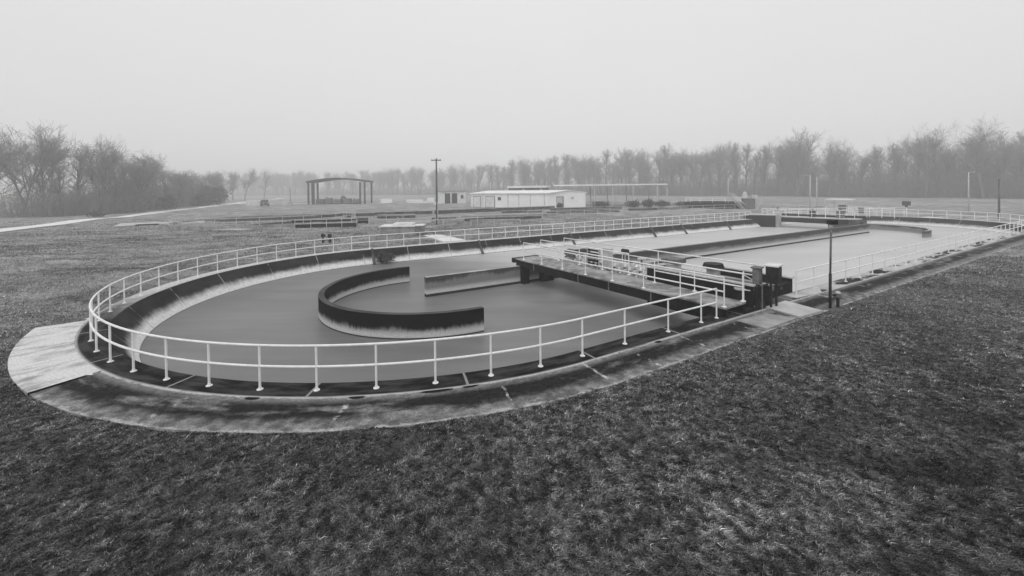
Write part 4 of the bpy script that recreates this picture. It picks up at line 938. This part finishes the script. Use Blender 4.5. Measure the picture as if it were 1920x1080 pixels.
while len(sp) < 3600:
    y = rg.uniform(84, 175); xe = float(np.interp(y, [80, 84, 92, 100, 120, 140, 160, 180], [-100, -93, -89, -90, -98, -106, -115, -124])); sp.append((xe - rg.exponential(9), y))
thicket('undergrowth', sp, 7, 'tangled leafless undergrowth in the wood left of the gravel road', 1.0, 7.0, 'twig', 8, 0.03)

def shrub(name, c, rx, rz, n, label, seed, mat='scrub', leaf=0.16, cat='shrub'):
    rg = np.random.default_rng(seed); root = empty(name, (c[0], c[1], c[2]), label, cat)
    v = rg.normal(size=(n, 3)); v /= np.linalg.norm(v, axis=1, keepdims=True); rad = rg.uniform(.25, 1, n) ** .5
    lump = 0.75 + 0.35 * np.sin(v[:, 0] * 5 + seed) * np.cos(v[:, 1] * 4) + rg.normal(0, .07, n)
    P = v * (rad * lump)[:, None] * [rx, rx, rz] + [0, 0, rz * .85]; P[:, 2] = np.abs(P[:, 2])
    a = rg.normal(size=(n, 3)) * leaf; b = rg.normal(size=(n, 3)) * leaf
    V = np.stack([P, P + a, P + b], 1).reshape(-1, 3); np_mesh('foliage', V, np.arange(3 * n).reshape(-1, 3), M[mat], root)
    k = max(10, n // 60); tip = P[:k]; s0 = tip * [.1, .1, 0]; V, F = sticks(s0, tip, np.full(k, leaf * .12), np.full(k, leaf * .05), 3); np_mesh('stem', V, F, M['bark'], root)
    return root
shrub('scrub_bush', (-98, 114, 0), 5.2, 2.7, 6000, 'dark low bush at the foot of the left wood, left of the rounded one', 21, leaf=0.28)
shrub('scrub_bush', (-109, 150, 0), 6.8, 4.2, 9000, 'dark rounded bush at the right end of the left wood', 22, leaf=0.3)
shrub('scrub_bush', (-106, 141, 0), 5.0, 2.6, 5000, 'lower dark bush tucked against the rounded bush of the left wood', 23, leaf=0.3)
shrub('scrub_bush', (-84.5, 85, 0), 1.8, 0.6, 500, 'small dark tuft by the gravel road under the left wood', 24, leaf=0.18)
for k, (x, y, r, h, lab) in enumerate(((21, 99, 2.6, 0.9, 'low dark bush under the left part of the carport'), (28.5, 98, 2.2, 1.0, 'dark bush below the middle carport posts'), (32, 98, 1.7, 1.1, 'tallest dark bush below the carport'), (35.5, 99, 2.2, 0.9, 'dark bush below the right carport posts'), (41, 100, 2.8, 0.7, 'flat dark bush right of the carport end'), (11, 97, 0.7, 0.7, 'tiny dark bush at the near corner of the white building'))):
    shrub('scrub_bush', (x, y, 0), r, h, 1200, lab, 30 + k, leaf=0.16)
s_, t_ = 0.3, -11.9; p = D(s_, t_, -1.12)
shrub('water_weed', p, 0.85, 0.55, 1500, 'clump of dark weeds growing at the waterline of the far wall', 40, leaf=0.07, cat='weeds')

# ------------------------------------------------------------------ grass blades on the near lawn
rg = np.random.default_rng(77)
def dist_np(x, y):
    dx, dy = x - CX, y - CY; s = dx * UX + dy * UY; t = dx * NX + dy * NY; sc_ = np.clip(s, 0, SE)
    a = np.hypot(s, t) - RR; b = np.maximum(t - (RR - TN * sc_), -RR - TF * sc_ - t); return np.where(s < 0, a, b)
NB = 900000
yy = 4.6 + (27 - 4.6) * rg.random(NB) ** 1.7; xx = (rg.random(NB) * 2 - 1) * (yy * 1.30 + .3)
keep = (dist_np(xx, yy) > 1.70 - 0.22 * rg.random(NB) ** 2) & (rg.random(NB) > np.clip((yy - 17 - 1.5 * np.sin(xx * .7) + 5.5 * np.clip((-xx - 5) / 6, 0, 1)) / 8, 0, 1)); xx, yy = xx[keep], yy[keep]
# ground height by bilinear lookup of the sheet
Z = np.array([v[2] for v in gv]).reshape(ny_, nx_); xa, ya = np.array(xs), np.array(ys)
def zlook(x, y):
    i = np.clip(np.searchsorted(xa, x) - 1, 0, nx_ - 2); j = np.clip(np.searchsorted(ya, y) - 1, 0, ny_ - 2)
    fx = (x - xa[i]) / (xa[i + 1] - xa[i]); fy = (y - ya[j]) / (ya[j + 1] - ya[j])
    return (Z[j, i] * (1 - fx) + Z[j, i + 1] * fx) * (1 - fy) + (Z[j + 1, i] * (1 - fx) + Z[j + 1, i + 1] * fx) * fy
def vnoise(x, y, sc_, seed):
    """smooth value noise"""
    r = np.random.default_rng(seed).random((256, 256)); X, Y = x * sc_ + 500, y * sc_ + 500; i, j = np.floor(X).astype(int), np.floor(Y).astype(int)
    fx, fy = X - i, Y - j; fx = fx * fx * (3 - 2 * fx); fy = fy * fy * (3 - 2 * fy); i &= 255; j &= 255; i1, j1 = (i + 1) & 255, (j + 1) & 255
    return (r[i, j] * (1 - fx) + r[i1, j] * fx) * (1 - fy) + (r[i, j1] * (1 - fx) + r[i1, j1] * fx) * fy
n1_ = vnoise(xx, yy, 0.45, 1) * .42 + vnoise(xx, yy, 1.6, 2) * .2 + vnoise(xx, yy, 7.5, 3) * .5
rot = xx * 0.6 + yy * 0.8, -xx * 0.8 + yy * 0.6; n2_ = vnoise(rot[0] * 0.35, rot[1], 3.2, 4)
thin = rg.random(len(xx)) < np.clip(0.45 + 0.8 * (n1_ * .6 + n2_ * .4), 0, 1); xx, yy, n1_, n2_ = xx[thin], yy[thin], n1_[thin], n2_[thin]
m = len(xx); zz = zlook(xx, yy) - 0.01
hgt = (0.026 + 0.034 * n2_ + 0.018 * rg.random(m)) * (0.8 + 0.5 * (yy / 20)); wdt = 0.006 + 0.0010 * yy
ang = rg.random(m) * 2 * PI; lean = rg.normal(0, .75, m); l2 = rg.normal(0, .75, m)
P = np.c_[xx, yy, zz]; wv = np.c_[np.cos(ang), np.sin(ang), np.zeros(m)] * wdt[:, None]
mid = P + np.c_[lean * hgt * .35, l2 * hgt * .35, hgt * .62]; tip = P + np.c_[lean * hgt * 1.0 + .02, l2 * hgt * 1.0 - .02, hgt * rg.uniform(.55, 1.05, m)]
V = np.stack([P - wv / 2, P + wv / 2, mid + wv / 2.4, tip, mid - wv / 2.4], 1).reshape(-1, 3)
F = np.arange(5 * m).reshape(-1, 5)
dark = np.exp(-(((xx - 7.4) / 1.6) ** 2 + ((yy - 7.1) / .55) ** 2)) + np.exp(-(((xx - 9.5) / 1.2) ** 2 + ((yy - 8.3) / .5) ** 2))  # shade of the lower-right turf hollows, painted into the blade tint
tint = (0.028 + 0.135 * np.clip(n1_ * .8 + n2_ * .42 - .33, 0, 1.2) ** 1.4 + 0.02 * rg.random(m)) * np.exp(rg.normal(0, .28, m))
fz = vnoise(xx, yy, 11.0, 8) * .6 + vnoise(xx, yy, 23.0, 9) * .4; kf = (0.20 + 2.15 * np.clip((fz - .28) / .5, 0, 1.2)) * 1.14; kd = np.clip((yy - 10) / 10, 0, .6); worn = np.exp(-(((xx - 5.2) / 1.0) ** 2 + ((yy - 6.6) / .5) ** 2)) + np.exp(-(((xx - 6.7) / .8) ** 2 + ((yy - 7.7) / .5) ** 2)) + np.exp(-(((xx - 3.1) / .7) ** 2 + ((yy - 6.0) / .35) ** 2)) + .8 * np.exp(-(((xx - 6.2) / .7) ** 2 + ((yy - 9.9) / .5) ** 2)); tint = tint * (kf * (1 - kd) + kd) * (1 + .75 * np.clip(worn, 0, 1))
left = np.clip((-xx - 5) / 6, 0, 1); straw = rg.random(m) < 0.10; tint = np.where(straw, tint * 1.9 + .03, tint) * 1.2 * (1 - .7 * np.clip(dark, 0, 1)); sm = np.clip((yy - 7) / 14, 0, 1); tint = tint * 1.2 * (1 + (2.4 + .8 * left - 1.4 * np.clip((xx + 6) / 12, 0, 1)) * sm * sm * (3 - 2 * sm))  # sm: grazing-view brightening with distance, painted into the blades
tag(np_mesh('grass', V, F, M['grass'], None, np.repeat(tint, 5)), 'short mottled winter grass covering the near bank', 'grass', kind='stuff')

# coarser tufts on the field behind and beside the ditch
NC = 420000
yy = 13 + (75 - 13) * rg.random(NC) ** 1.5; xx = (rg.random(NC) * 2 - 1) * (yy * 1.28 + .3); dd = dist_np(xx, yy)
keep = (dd > np.where(xx > 6, 1.8, 0.75)) & (rg.random(NC) < np.clip((yy - 13 + 3 * (xx < -6)) / 7, 0, 1)) & (rg.random(NC) > np.clip((yy - 45) / 30, 0, 1)); xx, yy = xx[keep], yy[keep]
# keep the road clear
keep = ~((xx < -50) & (np.abs(xx - np.interp(yy, [36, 54.5, 77.6], [-58, -66.8, -75.2])) < 2.4)); xx, yy = xx[keep], yy[keep]
m = len(xx); n1_ = vnoise(xx, yy, 0.22, 11) * .45 + vnoise(xx * .7 - yy * .3, yy * 1.2, 0.8, 12) * .35 + vnoise(xx, yy * 1.2, 2.6, 13) * .4
zz = zlook(xx, yy) - 0.01; hgt = (0.05 + 0.05 * rg.random(m)) * (0.7 + yy / 60); wdt = 0.010 + 0.0009 * yy; ang = rg.random(m) * 2 * PI
P = np.c_[xx, yy, zz]; wv = np.c_[np.cos(ang), np.sin(ang), np.zeros(m)] * wdt[:, None]
tip = P + np.c_[rg.normal(0, .7, m) * hgt, rg.normal(0, .7, m) * hgt, hgt * rg.uniform(.4, 1, m)]
V = np.stack([P - wv / 2, P + wv / 2, tip + wv / 4, tip - wv / 4], 1).reshape(-1, 3); F = np.arange(4 * m).reshape(-1, 4)
tint = (0.08 + 0.42 * np.clip((n1_ - .35) / .5, 0, 1)) * np.exp(rg.normal(0, .25, m)); tint = np.where(vnoise(xx * .7 + yy * .3, yy, 0.5, 15) > .74, tint * .4, tint)
tint = np.clip(tint * np.where(xx > 4, .62 + .38 * np.clip((yy - 22) / 20, 0, 1), 1), 0, .5)
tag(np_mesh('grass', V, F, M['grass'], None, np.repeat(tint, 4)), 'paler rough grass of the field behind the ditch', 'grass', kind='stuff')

# ------------------------------------------------------------------ haze
mb = MB(); mb.box((0, 440, 14.5), (2500, 1900, 31)); g = G('haze'); t_ = g.t; t_.nodes.clear()
vol = t_.nodes.new('ShaderNodeVolumePrincipled'); vol.inputs['Color'].default_value = (1, 1, 1, 1); vol.inputs['Density'].default_value = 0.0022; vol.inputs['Anisotropy'].default_value = 0.0
out = t_.nodes.new('ShaderNodeOutputMaterial'); t_.links.new(vol.outputs[0], out.inputs['Volume'])
hz = mb.build('haze', g.m); tag(hz, kind='stuff')
